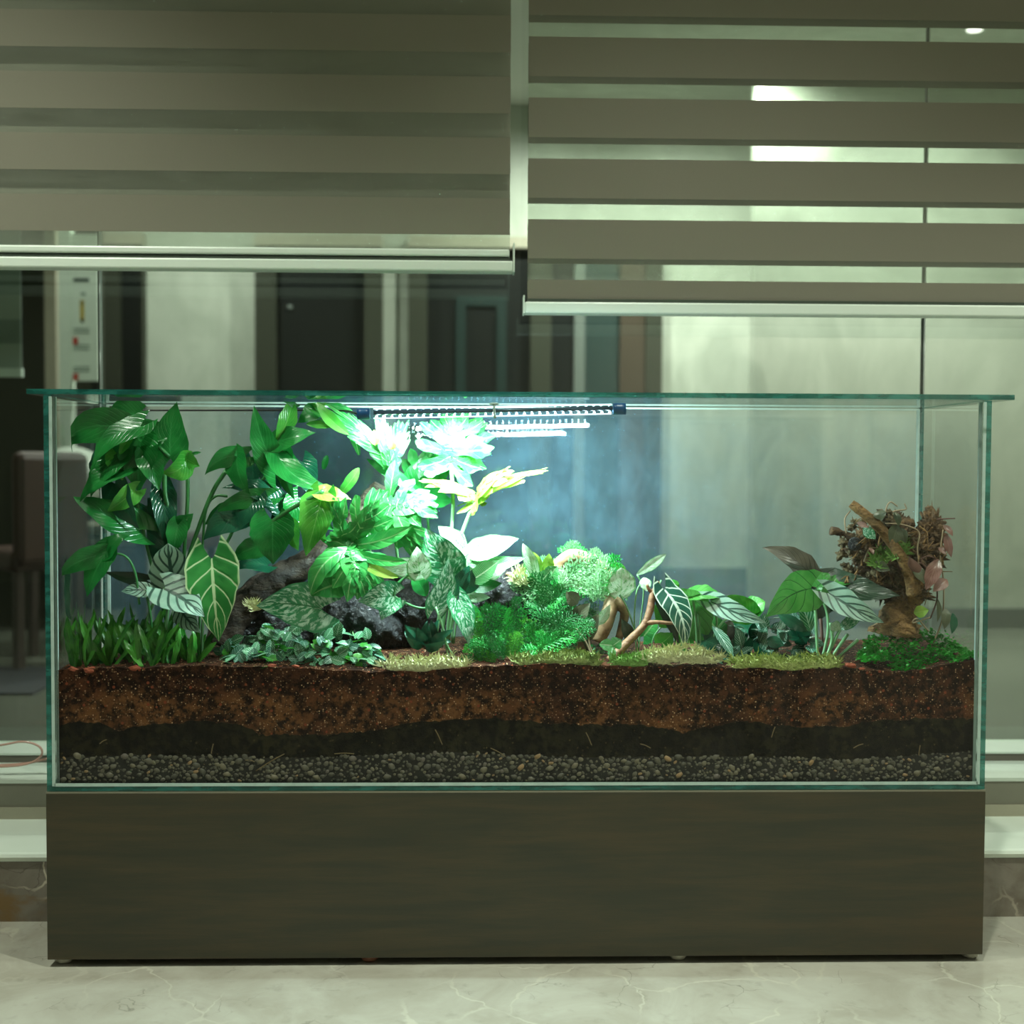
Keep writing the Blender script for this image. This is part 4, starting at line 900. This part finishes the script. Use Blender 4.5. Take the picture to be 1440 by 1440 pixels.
# ------------------------------------------------------------------ small plants around the arch
p = thing('young_variegated_plant', 'young plant with upright pale green leaves behind the lacy fern', 'plant')
for a in (('lance', (757, 818, .12), (735, 764, .1), 20, 'palev', 0), ('lance', (762, 812, .12), (748, 775, .11), 16, 'lime', 0), ('ellip', (768, 806, .12), (772, 778, .11), 18, 'lime', 10), ('ellip', (772, 812, .11), (784, 796, .1), 24, 'strp', 0), ('ellip', (760, 820, .11), (776, 800, .09), 22, 'strp', 0), ('ellip', (752, 815, .13), (742, 790, .13), 14, 'bright', 0)):
    leaf(p, a[0], a[1], a[2], a[3], G[a[4]], roll=a[5], fold=.2)
stem(p, [(757, 816, .12), (762, 860, .12), (765, 915, .12)], .0026)
p = thing('creeping_pothos', 'small pothos with a glossy pale round leaf beside the driftwood arch', 'plant')
for a in (('round', (872, 836, .09), (874, 798, .08), 42, 'palev', 10), ('lance', (896, 808, .1), (937, 779, .09), 15, 'palev', 10), ('ellip', (905, 812, .09), (910, 832, .08), 18, 'palev', 0), ('ellip', (880, 800, .11), (856, 794, .11), 12, 'bright', 0), ('heart', (938, 872, .1), (918, 850, .09), 30, 'bright', 0), ('heart', (930, 905, .08), (946, 890, .08), 34, 'bright', 20),
          ('ellip', (862, 908, .04), (842, 906, .03), 18, 'strp', 0), ('ellip', (862, 908, .04), (874, 899, .03), 20, 'strp', 0), ('ellip', (862, 910, .04), (858, 928, .03), 12, 'strp', 0), ('heart', (890, 935, .04), (935, 912, .05), 26, 'lime', -35), ('ellip', (945, 815, .12), (952, 832, .12), 14, 'bright', 0), ('heart', (905, 895, .12), (925, 870, .12), 30, 'philo', 0)):
    leaf(p, a[0], a[1], a[2], a[3], G[a[4]], roll=a[5], fold=.2, cup=.1)
for q in (((872, 836, .09), (884, 860, .09), (898, 905, .09)), ((896, 808, .1), (905, 830, .1), (900, 880, .1), (898, 915, .1)), ((908, 815, .09), (896, 830, .09), (892, 870, .09), (895, 915, .1)), ((930, 816, .12), (918, 840, .11), (902, 880, .1), (898, 915, .1)), ((938, 872, .1), (920, 895, .1), (915, 920, .1)), ((862, 908, .04), (866, 925, .04), (868, 935, .035))):
    stem(p, list(q), .0015, M['stem_l'])
p = thing('withered_leaf_plant', 'half withered plant with dull brown leaves at the foot of the arch', 'plant')
for a in ((820, 905, 842, 862, 20, 'drab'), (800, 880, 830, 848, 24, 'drab'), (822, 925, 800, 885, 18, 'pinkl'), (826, 900, 812, 868, 18, 'drab'), (838, 880, 858, 850, 16, 'palev'), (826, 928, 822, 890, 10, 'drab'), (890, 905, 874, 870, 18, 'blackg'), (812, 850, 796, 832, 22, 'drab')):
    leaf(p, 'ellip', (a[0], a[1], .09), (a[2], a[3], .08), a[4], G[a[5]], fold=.2, roll=U(-20, 20))
stem(p, [(834, 930, .06), (825, 905, .07), (808, 880, .08)], .0016, M['vine_t']); stem(p, [(836, 930, .07), (828, 895, .08), (842, 865, .08)], .0016, M['vine_t'])

# ------------------------------------------------------------------ alocasia group, centre right
p = thing('mixed_alocasia', 'low alocasia clump with a dark white-ribbed leaf next to the forked branch', 'plant')
leaf(p, 'arrow', (935, 830, .07), (963, 912, .05), 40, G['polly'], bow=.08, side=-.10, fold=.1, wave=.05)
leaf(p, 'arrow', (930, 842, .09), (955, 908, .09), 22, G['blackg'], bow=.05)
leaf(p, 'heart', (974, 838, .09), (1018, 842, .07), 46, G['aloc'], roll=-50, bow=.12, side=.06)
leaf(p, 'heart', (974, 840, .09), (948, 826, .08), 30, G['aloc'], roll=-40, bow=.1)
leaf(p, 'round', (976, 840, .1), (984, 905, .1), 46, G['aloc'], bow=.06, roll=10)
leaf(p, 'arrow', (1000, 846, .07), (1078, 876, .05), 34, G['dragon'], bow=.08, side=.06, roll=-10)
leaf(p, 'round', (1058, 866, .11), (1020, 838, .1), 44, G['bright'], bow=.05, roll=-35)
leaf(p, 'round', (1052, 862, .12), (1076, 846, .11), 38, G['bright'], bow=.05, roll=-35)
leaf(p, 'ellip', (1002, 880, .06), (1032, 926, .03), 18, G['fitd'], bow=.05, roll=-20)
leaf(p, 'heart', (990, 900, .09), (1020, 915, .08), 36, G['dark'], roll=-20)
leaf(p, 'heart', (1010, 890, .11), (990, 862, .11), 32, G['philo']); leaf(p, 'heart', (1012, 905, .12), (1030, 870, .12), 36, G['purple'])
leaf(p, 'heart', (965, 905, .1), (944, 885, .1), 36, G['bright'], roll=20)
for q in (((974, 838, .09), (978, 870, .09), (981, 930, .08)), ((940, 838, .08), (955, 880, .09), (962, 930, .08)), ((1000, 846, .08), (1008, 880, .09), (990, 930, .09)), ((1040, 860, .11), (1012, 880, .1), (994, 930, .1)), ((980, 850, .1), (984, 890, .09), (984, 930, .08))): stem(p, list(q), .0022, M['stem_l'])
p = thing('purple_alocasia', 'tall alocasia with broad leaves and a dark purple backed leaf beside the bark stump', 'plant')
leaf(p, 'arrow', (1142, 812, .11), (1072, 770, .13), 40, G['purple'], roll=10, bow=.05, side=.1)
leaf(p, 'heart', (1140, 828, .08), (1076, 868, .05), 64, G['aloc'], roll=-20, bow=.08, side=.12)
leaf(p, 'heart', (1148, 826, .09), (1166, 806, .09), 52, G['aloc'], roll=-25, bow=.1, side=.08)
leaf(p, 'heart', (1160, 820, .12), (1268, 838, .08), 52, G['blackg'], roll=-25, bow=.1, side=.1)
leaf(p, 'heart', (1165, 822, .11), (1220, 818, .11), 26, G['aloc'], roll=-40, bow=.1)
leaf(p, 'arrow', (1166, 834, .06), (1243, 876, .04), 42, G['dragon'], roll=-10, bow=.1, side=.08)
leaf(p, 'heart', (1150, 840, .13), (1152, 872, .13), 60, G['blackg'], roll=0)
leaf(p, 'ellip', (1140, 888, .09), (1124, 845, .1), 24, G['fit'], roll=10)
leaf(p, 'ellip', (1135, 888, .08), (1092, 862, .09), 18, G['dark'], roll=-10)
leaf(p, 'ellip', (1180, 885, .07), (1212, 868, .06), 18, G['silver'], roll=-20); leaf(p, 'ellip', (1168, 878, .06), (1182, 886, .05), 18, G['palev'], roll=0)
for q in (((1132, 836, .09), (1145, 850, .09), (1148, 890, .08), (1150, 930, .07)), ((1148, 828, .1), (1162, 858, .09), (1164, 890, .08), (1155, 930, .07)), ((1196, 862, .07), (1180, 888, .07), (1160, 930, .07)), ((1168, 876, .07), (1170, 900, .07), (1160, 930, .06)), ((1192, 892, .07), (1178, 912, .06), (1165, 932, .06)), ((1206, 900, .07), (1188, 916, .06), (1170, 932, .06))): stem(p, list(q), .0030, M['stem_l'])
stem(p, [(1154, 870, .11), (1156, 900, .1), (1156, 930, .1)], .003, M['vine'])

# ------------------------------------------------------------------ bark stump with vines, right
p = thing('bark_stump', 'gnarled brown cork stump with knobbly branches and withered vines', 'stump')
mb = MB(); yq = .15
for (c, r, sd) in (((1245, 800), (52, 40, 50), 1.0), ((1290, 780), (42, 36, 46), 2.2), ((1218, 772), (26, 26, 34), 3.4), ((1310, 748), (22, 22, 40), 4.1), ((1258, 750), (30, 26, 34), 5.3), ((1270, 830), (42, 40, 30), 6.1)):
    V, Fa = blob(at(c[0], c[1], yq), [q * pxm(yq) * .74 for q in r], 5, .42, 2.2, sd, .9); mb.add(V, Fa)
mb.build('burl', M['cork'], p, True)
mb = MB()
for i in range(110):
    a = U(0, 6.28); rr = U(.45, 1.0); px, py = 1238 + 58 * rr * math.cos(a), 775 + 58 * rr * math.sin(a); r = U(2.5, 6)
    V, Fa = blob(at(px, py, yq - .02 + U(-.02, .02)), [r * pxm(yq), r * pxm(yq), r * pxm(yq) * U(.5, 1.4)], 3, .9, 1.9, i * 1.3, 1.2); mb.add(V, Fa)
mb.build('lichen_knobs', M['cork_g'], p, True)
px_tube('branch', [(1286, 835, .09), (1278, 805, .085), (1262, 775, .08), (1240, 745, .085), (1215, 722, .09), (1197, 708, .095)], [.013, .0105, .009, .0085, .009, .0075], M['cork_l'], p, 14, n=46, rough=.16, fq=60, jag=.1)
px_tube('branch', [(1268, 800, .15), (1300, 760, .15), (1310, 735, .15), (1306, 712, .15)], [.018, .015, .012, .006], M['cork'], p, 14, n=30, rough=.3, fq=70, jag=.3)
px_tube('branch', [(1322, 795, .14), (1320, 765, .14), (1316, 735, .14)], [.007, .007, .004], M['cork_l'], p, 10, n=20, rough=.2, fq=60)
px_tube('branch', [(1240, 775, .14), (1205, 758, .14), (1185, 750, .14), (1168, 746, .14)], [.012, .008, .006, .008], M['cork'], p, 10, n=24, rough=.3, fq=80)
px_tube('branch', [(1222, 790, .13), (1200, 775, .13), (1182, 774, .13)], [.009, .006, .004], M['cork'], p, 10, n=16, rough=.3, fq=80)
px_tube('branch', [(1250, 760, .14), (1268, 740, .14), (1285, 735, .14)], [.012, .012, .007], M['cork'], p, 12, n=20, rough=.35, fq=80)
px_tube('neck', [(1278, 808, .13), (1280, 830, .13), (1274, 850, .13), (1264, 870, .13), (1262, 892, .13)], [.024, .021, .024, .032, .044], M['cork_l'], p, 18, n=34, rough=.3, fq=60, jag=.2)
px_tube('cut_stub', [(1292, 810, .095), (1280, 798, .09), (1270, 790, .085)], [.013, .014, .013], M['vine'], p, 14, n=14, rough=.1)
mb = MB(); V, Fa = blob(at(1202, 765, .10), [10 * pxm(.1)] * 3, 2, .1); obj('charred_knob', V, Fa, M['rock'], p, True)
mb = MB()
for i in range(46):
    px, py = U(1185, 1325), U(735, 835); pts = [(px, py, U(.09, .12)), (px + U(-12, 12), py + U(-12, 14), U(.085, .11)), (px + U(-22, 22), py + U(-10, 26), U(.085, .12))]
    V, Fa = tube_geo([at(*q) for q in pts], [U(.0008, .0022), .0006], 5, n=8); mb.add(V, Fa)
o = mb.build('root_fibres', M['cork_l'], p, True); o['kind'] = 'stuff'
v = thing('withered_vine', 'thin reddish vine with drooping pinkish leaves climbing over the bark stump', 'vine')
for pts in (((1312, 905, .1), (1325, 870, .1), (1327, 820, .1), (1322, 780, .1), (1326, 745, .11)), ((1308, 870, .09), (1318, 840, .09), (1312, 810, .09), (1295, 790, .09), (1305, 782, .09), (1320, 788, .09)), ((1292, 800, .09), (1290, 770, .09), (1292, 748, .1), (1270, 738, .1), (1245, 736, .1)), ((1190, 750, .1), (1188, 730, .1), (1196, 718, .1)),
            ((1243, 742, .12), (1246, 716, .12), (1252, 706, .12), (1262, 712, .12)), ((1246, 722, .12), (1262, 718, .12), (1274, 716, .12), (1272, 708, .12)), ((1275, 792, .09), (1295, 792, .09), (1310, 805, .09)), ((1215, 790, .1), (1222, 772, .1), (1235, 770, .1)), ((1318, 730, .12), (1343, 729, .12)), ((1306, 888, .08), (1290, 870, .08), (1284, 876, .08), (1308, 868, .08))):
    stem(v, list(pts), .0014, random.choice([M['vine'], M['vine_t'], M['vine_t']]))
for a in ((1320, 786, 1302, 830, 22, 'pinkl'), (1262, 738, 1252, 766, 24, 'drab'), (1266, 742, 1274, 764, 14, 'drab'), (1226, 792, 1252, 802, 16, 'drab'), (1282, 798, 1302, 822, 22, 'drab'), (1330, 750, 1338, 784, 12, 'pinkl'), (1326, 738, 1340, 754, 10, 'pinkl'), (1332, 815, 1312, 832, 18, 'pinkl'), (1236, 718, 1240, 732, 18, 'drab'), (1258, 720, 1264, 740, 12, 'drab'), (1318, 842, 1318, 875, 9, 'drab'), (1214, 742, 1232, 758, 16, 'silver'),
          (1330, 855, 1328, 885, 14, 'drab'), (1340, 862, 1338, 892, 13, 'dark'), (1285, 862, 1306, 858, 18, 'lime'), (1222, 770, 1228, 780, 8, 'pinkl'), (1320, 770, 1330, 780, 10, 'pinkl'), (1205, 735, 1222, 742, 8, 'pinkl')):
    leaf(v, 'ellip', (a[0], a[1], .085), (a[2], a[3], .075), a[4], G[a[5]], fold=.2, roll=U(-25, 25), bow=.1)
# ------------------------------------------------------------------ groundcover, right
gc = thing('creeping_groundcover', 'dense bright green mound of tiny leaves at the foot of the bark stump', 'plant')
mb = MB()
PT = [(1205, 910), (1230, 888), (1265, 882), (1300, 878), (1330, 892), (1355, 912), (1376, 928)]
for i in range(3600):
    px = U(1206, 1374); f = R(); yd = .016 + .11 * f; top = interp(PT, px); bs = 944 - 26 * max(0, (px - 1320) / 55)
    if px < 1245: bs = 930
    py = bs - (bs - top) * f * U(.8, 1.02) + 5 * noise.noise(Vector((px * .06, py if i else 0, 1)))
    lump = noise.noise(Vector((px * .07, py * .07, 4)))
    if lump < -.25: continue
    c = at(px, py, yd - .012 * lump); L = U(4.5, 8) * pxm(yd); az, ti = U(-3.3, .2), U(-.4, 1.0)
    d = Vector((math.cos(az) * math.cos(ti), math.sin(az) * math.cos(ti), math.sin(ti))); x_ = d.cross(Vector((U(-.4, .4), U(-.4, .4), 1))).normalized(); nn = x_.cross(d)
    mb.add([c, c + d * L * .5 + x_ * L * .42 + nn * L * .1, c + d * L, c + d * L * .5 - x_ * L * .42 + nn * L * .1], [(0, 1, 2, 3)])
o = mb.build('foliage', G['ground'], gc); o.data.uv_layers.new(name='UVMap'); o['kind'] = 'stuff'
# ------------------------------------------------------------------ moss
M['moss_a'] = plain('moss_pale', (0.50, 0.50, 0.27), .8, var=.35, scale=120)
M['moss_g'] = plain('moss_green', (0.15, 0.30, 0.06), .8, var=.4, scale=120)
def moss(label, spots, mat, dens=9):
    mb = MB()
    for (cx, cy, rx, ry, yd) in spots:
        for i in range(int(rx * ry * dens * .2)):
            a, q = U(0, 6.28), math.sqrt(R()); px, py = cx + rx * q * math.cos(a), cy + ry * q * math.sin(a)
            if noise.noise(Vector((px * .11, py * .16, 3))) < -.12 - .3 * (py - cy) / ry: continue
            c = at(px, py, max(.011, yd + .02 * (cy - py) / ry + U(-.004, .004))); L = U(6, 15) * pxm(yd); w_ = U(.6, 1.1) * pxm(yd)
            az, ti = U(-3.4, .3), U(-.3, 1.3); d = Vector((math.cos(az) * math.cos(ti), math.sin(az) * math.cos(ti) * .6, math.sin(ti))); d2 = (d + Vector((U(-.7, .7), U(-.4, .2), U(-.6, .5)))).normalized()
            if c.y + d.y * L < .0095: d.y = abs(d.y)
            if c.y + (d.y + d2.y) * L < .0095: d2.y = abs(d2.y)
            s_ = Vector((d.z, .2, -d.x)).normalized() * w_; k_ = Vector((0, w_, 0)); m_ = c + d * L * .6; e = m_ + d2 * L * .5
            mb.add([c - s_, c + s_, c + k_, m_ - s_, m_ + s_, m_ + k_, e], [(0, 1, 4, 3), (1, 2, 5, 4), (2, 0, 3, 5), (3, 4, 6), (4, 5, 6), (5, 3, 6)])
    return tag(mb.build('moss_patch', mat), label, 'moss', 'moss patches along the front of the soil', kind='stuff')
moss('pale dry moss strip on the soil below the dark glossy plant', [(565, 935, 32, 9, .02), (600, 934, 34, 11, .022), (635, 932, 24, 9, .022)], M['moss_a'])
moss('dull green moss bank in front of the lacy fern', [(760, 928, 40, 9, .022), (800, 925, 40, 10, .022), (822, 930, 26, 10, .018)], wood_mat('moss_olive', (0.14, 0.20, 0.05), (0.36, 0.42, 0.15), .9, 60, .2))
moss('fresh green moss tuft at the foot of the forked branch', [(880, 930, 22, 11, .018), (905, 926, 18, 10, .02)], M['moss_g'])
moss('pale tan moss bank in front of the low alocasia clump', [(930, 922, 30, 11, .022), (960, 920, 30, 12, .022), (990, 925, 26, 9, .02)], M['moss_a'])
moss('yellow green moss mat in front of the tall alocasia stems', [(1060, 932, 36, 10, .02), (1100, 934, 40, 11, .018), (1145, 932, 36, 11, .018)], wood_mat('moss_yellow', (0.28, 0.36, 0.09), (0.48, 0.54, 0.20), .9, 60, .2))
moss('small pale moss tuft clinging to the driftwood root on the black rock', [(735, 812, 17, 11, .13)], M['moss_a'], 14)
moss('tiny tan moss tuft beside the big silver splashed leaf', [(355, 850, 8, 10, .06)], M['moss_a'], 12)
moss('green moss cushion growing in the fork of the bark stump', [(1262, 772, 14, 14, .095), (1236, 786, 12, 14, .095)], M['moss_g'], 12)

# ================================================================== things beyond the window and on the frame
cb = px_tube('plastic_hose', [(-60, 1056, .445), (0, 1048, .445), (32, 1043, .445), (54, 1049, .445), (59, 1060, .447), (47, 1071, .45), (20, 1077, .45), (-40, 1079, .45), (-60, 1077, .452), (0, 1076, .455), (40, 1073, .455), (68, 1067, .455), (110, 1066, .455)],
             .0021, plain('pink_hose', (0.42, 0.25, 0.20), .25), seg=8, n=70)
tag(cb, 'thin pinkish clear hose coiled on the window frame ledge', 'hose')
YC = 3.1
def chair(px, yc, rot, label):
    t = thing('dining_chair', label, 'chair', 'brown chairs beyond the window'); x = X(px, yc); m = M['leather']
    def bx(name, a, mat, bev=.012): return MB().box(*a).build(name, mat, t, bevel=bev)
    bx('backrest', (-.16, .16, -.20, -.14, .40, .84), m, .03); bx('seat', (-.17, .17, -.18, .20, .38, .46), m, .02)
    for sx in (-.13, .13):
        for sy in (-.15, .16): bx('leg', (sx - .018, sx + .018, sy - .018, sy + .018, 0, .40), M['legw'], .004)
    t.location = (x, yc, 0); t.rotation_euler = (0, 0, rot); return t
M['leather'] = plain('brown_leather', (0.04, 0.016, 0.009), .5, var=.2); M['legw'] = plain('dark_wood_leg', (0.03, 0.018, 0.012), .5)
chair(34, YC, .9, 'brown leather dining chair standing on the dark mat beyond the window')
chair(238, 4.15, -.3, 'brown leather dining chair behind the low table beyond the window')
t = thing('low_table', 'dark low table with pale edges beyond the window', 'table')
tz = at(130, 738, 3.4).z
MB().box(X(66, 3.4), X(205, 3.4), 3.4, 3.75, tz - .035, tz).build('table_top', plain('table_edge', (0.33, 0.31, 0.25), .4), t, bevel=.004)
MB().box(X(70, 3.4), X(200, 3.4), 3.41, 3.74, tz - .085, tz - .06).build('table_rail', plain('table_rail', (0.28, 0.27, 0.22), .4), t)
for px in (74, 196):
    for y in (3.43, 3.70): MB().box(X(px, 3.4) - .02, X(px, 3.4) + .02, y - .02, y + .02, 0, tz - .035).build('leg', M['legw'], t)
t = thing('globe_lamp', 'white round globe lamp on the low table beyond the window', 'lamp')
gx = X(97, 3.55); gz = tz + .2
V, Fa = blob((gx, 3.58, gz), (.15, .15, .13), 4, 0); obj('globe', V, Fa, plain('white_globe', (0.62, 0.66, 0.58), .3), t, True)
tube('lamp_base', [(gx, 3.58, tz), (gx, 3.58, tz + .02), (gx, 3.58, tz + .1)], [.07, .06, .05], M['greyp'], t, 16)
tag(MB().box(X(-120, 2.6), X(120, 3.0), atz(40, 978, 0).y, atz(40, 940, 0).y, 0.0, .008).build('floor_mat', plain('navy_mat', (0.008, 0.012, 0.018), .9)), 'dark navy floor mat under the chair beyond the window', 'mat')
# far blind
t = thing('roller_blind', 'pale grey green blind hanging in the room beyond the window', 'blind'); yb2 = 2.5
zl = at(15, 528, yb2).z; fb = [plain('far_blind_lt', (0.40, 0.48, 0.42), .7), plain('far_blind_dk', (0.22, 0.29, 0.25), .7)]
for k in range(12): MB().box(X(-130, yb2), X(30, yb2), yb2, yb2 + .004, zl + .025 + k * .085, zl + .025 + (k + 1) * .085).build('band', fb[k % 2], t)
MB().box(X(-130, yb2), X(31, yb2), yb2 - .01, yb2 + .015, zl - .005, zl + .025).build('bottom_rail', M['rail'], t)
struct(MB().box(X(68, 4.1), X(84, 4.1), 4.05, 4.19, 0, 2.75).build('trim_9', M['frame_bg']))
# notice board
t = thing('notice_board', 'tall white notice board with small printed panels beyond the window', 'board'); yn = 3.85
bp = None; wb = plain('board_white', (0.62, 0.70, 0.60), .5)
def nb(name, a, b, c, d, m, dy=.0, th=.02): return MB().box(X(a, yn), X(b, yn), yn - dy - th, yn - dy, at(120, d, yn).z, at(120, c, yn).z).build(name, m, bp or t)
MB().box(X(86, yn), X(103, yn), yn - .03, yn + .03, 0, 2.2).build('post', wb, t)
bp = nb('panel', 103, 140, 330, 536, wb)
pd_, py_, pr2 = plain('print_dark', (0.03, 0.05, 0.04), .6), plain('print_yellow', (0.42, 0.32, 0.05), .6), plain('print_red', (0.45, 0.05, 0.03), .6); pg_ = plain('print_grey', (0.25, 0.32, 0.27), .6)
nb('title_print', 106, 128, 392, 397, pd_, .02, .002); nb('small_print', 116, 123, 412, 416, pg_, .02, .002)
nb('yellow_print', 115, 121, 423, 452, py_, .02, .002); nb('dark_print', 117, 119, 424, 430, pd_, .022, .001); nb('dark_print', 116, 120, 449, 454, pd_, .022, .001)
for a in (462, 467, 485, 490, 516, 521): nb('text_line', 105, 128, a, a + 2, pg_, .02, .002)
nb('red_print', 105, 112, 475, 485, pr2, .022, .002); nb('red_print', 105, 112, 526, 535, pr2, .022, .002)
MB().box(X(130, yn), X(140, yn), yn - .02, yn, at(120, 552, yn).z, at(120, 537, yn).z).build('bracket', M['black'], t)

# ================================================================== the onlooker behind the camera, seen only as a reflection
def person():
    t = NT('person_cloth'); z = t.n('SeparateXYZ'); t.set(z.inputs[0], t.n('NewGeometry').outputs['Position'])
    gx_ = t.math('ABSOLUTE', t.math('SUBTRACT', z.outputs[0], PX))
    c = t.mix(t.math('GREATER_THAN', z.outputs[2], .86), (0.02, 0.022, 0.03), (0.22, 0.075, 0.06))
    c = t.mix(t.math('MAXIMUM', t.math('GREATER_THAN', z.outputs[2], 1.345), t.math('LESS_THAN', t.math('ADD', z.outputs[2], t.math('MULTIPLY', t.math('GREATER_THAN', z.outputs[1], PY + .17), -2)), -.9)), c, (0.32, 0.19, 0.13))
    mat = t.fin(t.pr(Base_Color=c, Roughness=.75))
    V = [(0, 0, .90), (0, .01, 1.05), (0, 0, 1.20), (0, 0, 1.32), (0, .01, 1.40), (0, .02, 1.46), (0, .02, 1.54)]
    Rr = [(.15, .10), (.13, .09), (.15, .10), (.10, .07), (.05, .05), (.075, .085), (.06, .075)]
    E = [(i, i + 1) for i in range(6)]
    def chain(root, pts, rs):
        k = root
        for q, r in zip(pts, rs): V.append(q); Rr.append((r, r)); E.append((k, len(V) - 1)); k = len(V) - 1
        return k
    for s in (-1, 1):
        chain(0, [(s * .09, 0, .82), (s * .10, .01, .48), (s * .10, -.01, .09), (s * .105, .07, .045), (s * .11, .15, .035)], [.085, .058, .042, .036, .028])
        w_ = chain(3, [(s * .17, 0, 1.30), (s * .23, .0, 1.08), (s * .13, .20, 1.12), (s * .10, .25, 1.16)], [.055, .043, .034, .030])
        for f in range(4): chain(w_, [(s * (.075 - .0) - s * .02 * f * .6 + s * .02, .30, 1.20 - .012 * f), (s * .05 - s * .01 * f, .325, 1.19 - .014 * f), (s * .04 - s * .01 * f, .315, 1.18 - .014 * f)], [.009, .0085, .007])
        chain(w_, [(s * .08, .27, 1.20), (s * .06, .28, 1.215)], [.010, .008])
    V.append((0, .115, 1.485)); Rr.append((.014, .014)); E.append((5, len(V) - 1))
    me = bpy.data.meshes.new('person'); me.from_pydata([(a + PX, b + PY, c_) for a, b, c_ in V], E, [])
    o = bpy.data.objects.new('person', me); COL.objects.link(o); me.materials.append(mat)
    sk = o.modifiers.new('skin', 'SKIN'); o.modifiers.new('sub', 'SUBSURF').levels = 1; o.modifiers['sub'].render_levels = 2
    for i, r in enumerate(Rr): me.skin_vertices[0].data[i].radius = r
    me.skin_vertices[0].data[0].use_root = True
    tag(o, 'person in a reddish shirt reflected in the window glass', 'person')
    Vh, Fh = blob((PX, PY - .005, 1.545), (.088, .10, .085), 3, .06, 3); obj('hair', Vh, Fh, plain('dark_hair', (0.012, 0.009, 0.007), .6), o, True)
    for s in (-1, 1):
        Vh, Fh = blob((PX + s * .032, PY + .103, 1.51), (.013, .008, .007), 2, 0); obj('eye', Vh, Fh, plain('eye_dark', (0.03, 0.02, 0.015), .3), o, True)
        Vh, Fh = blob((PX + s * .083, PY + .02, 1.495), (.010, .018, .028), 2, .1); obj('ear', Vh, Fh, plain('ear_skin', (0.32, 0.19, 0.13), .6), o, True)
    Vh, Fh = blob((PX, PY + .104, 1.448), (.024, .007, .006), 2, 0); obj('mouth', Vh, Fh, plain('lip', (0.25, 0.09, 0.07), .5), o, True)
PX, PY = 1.17, -3.2
person()
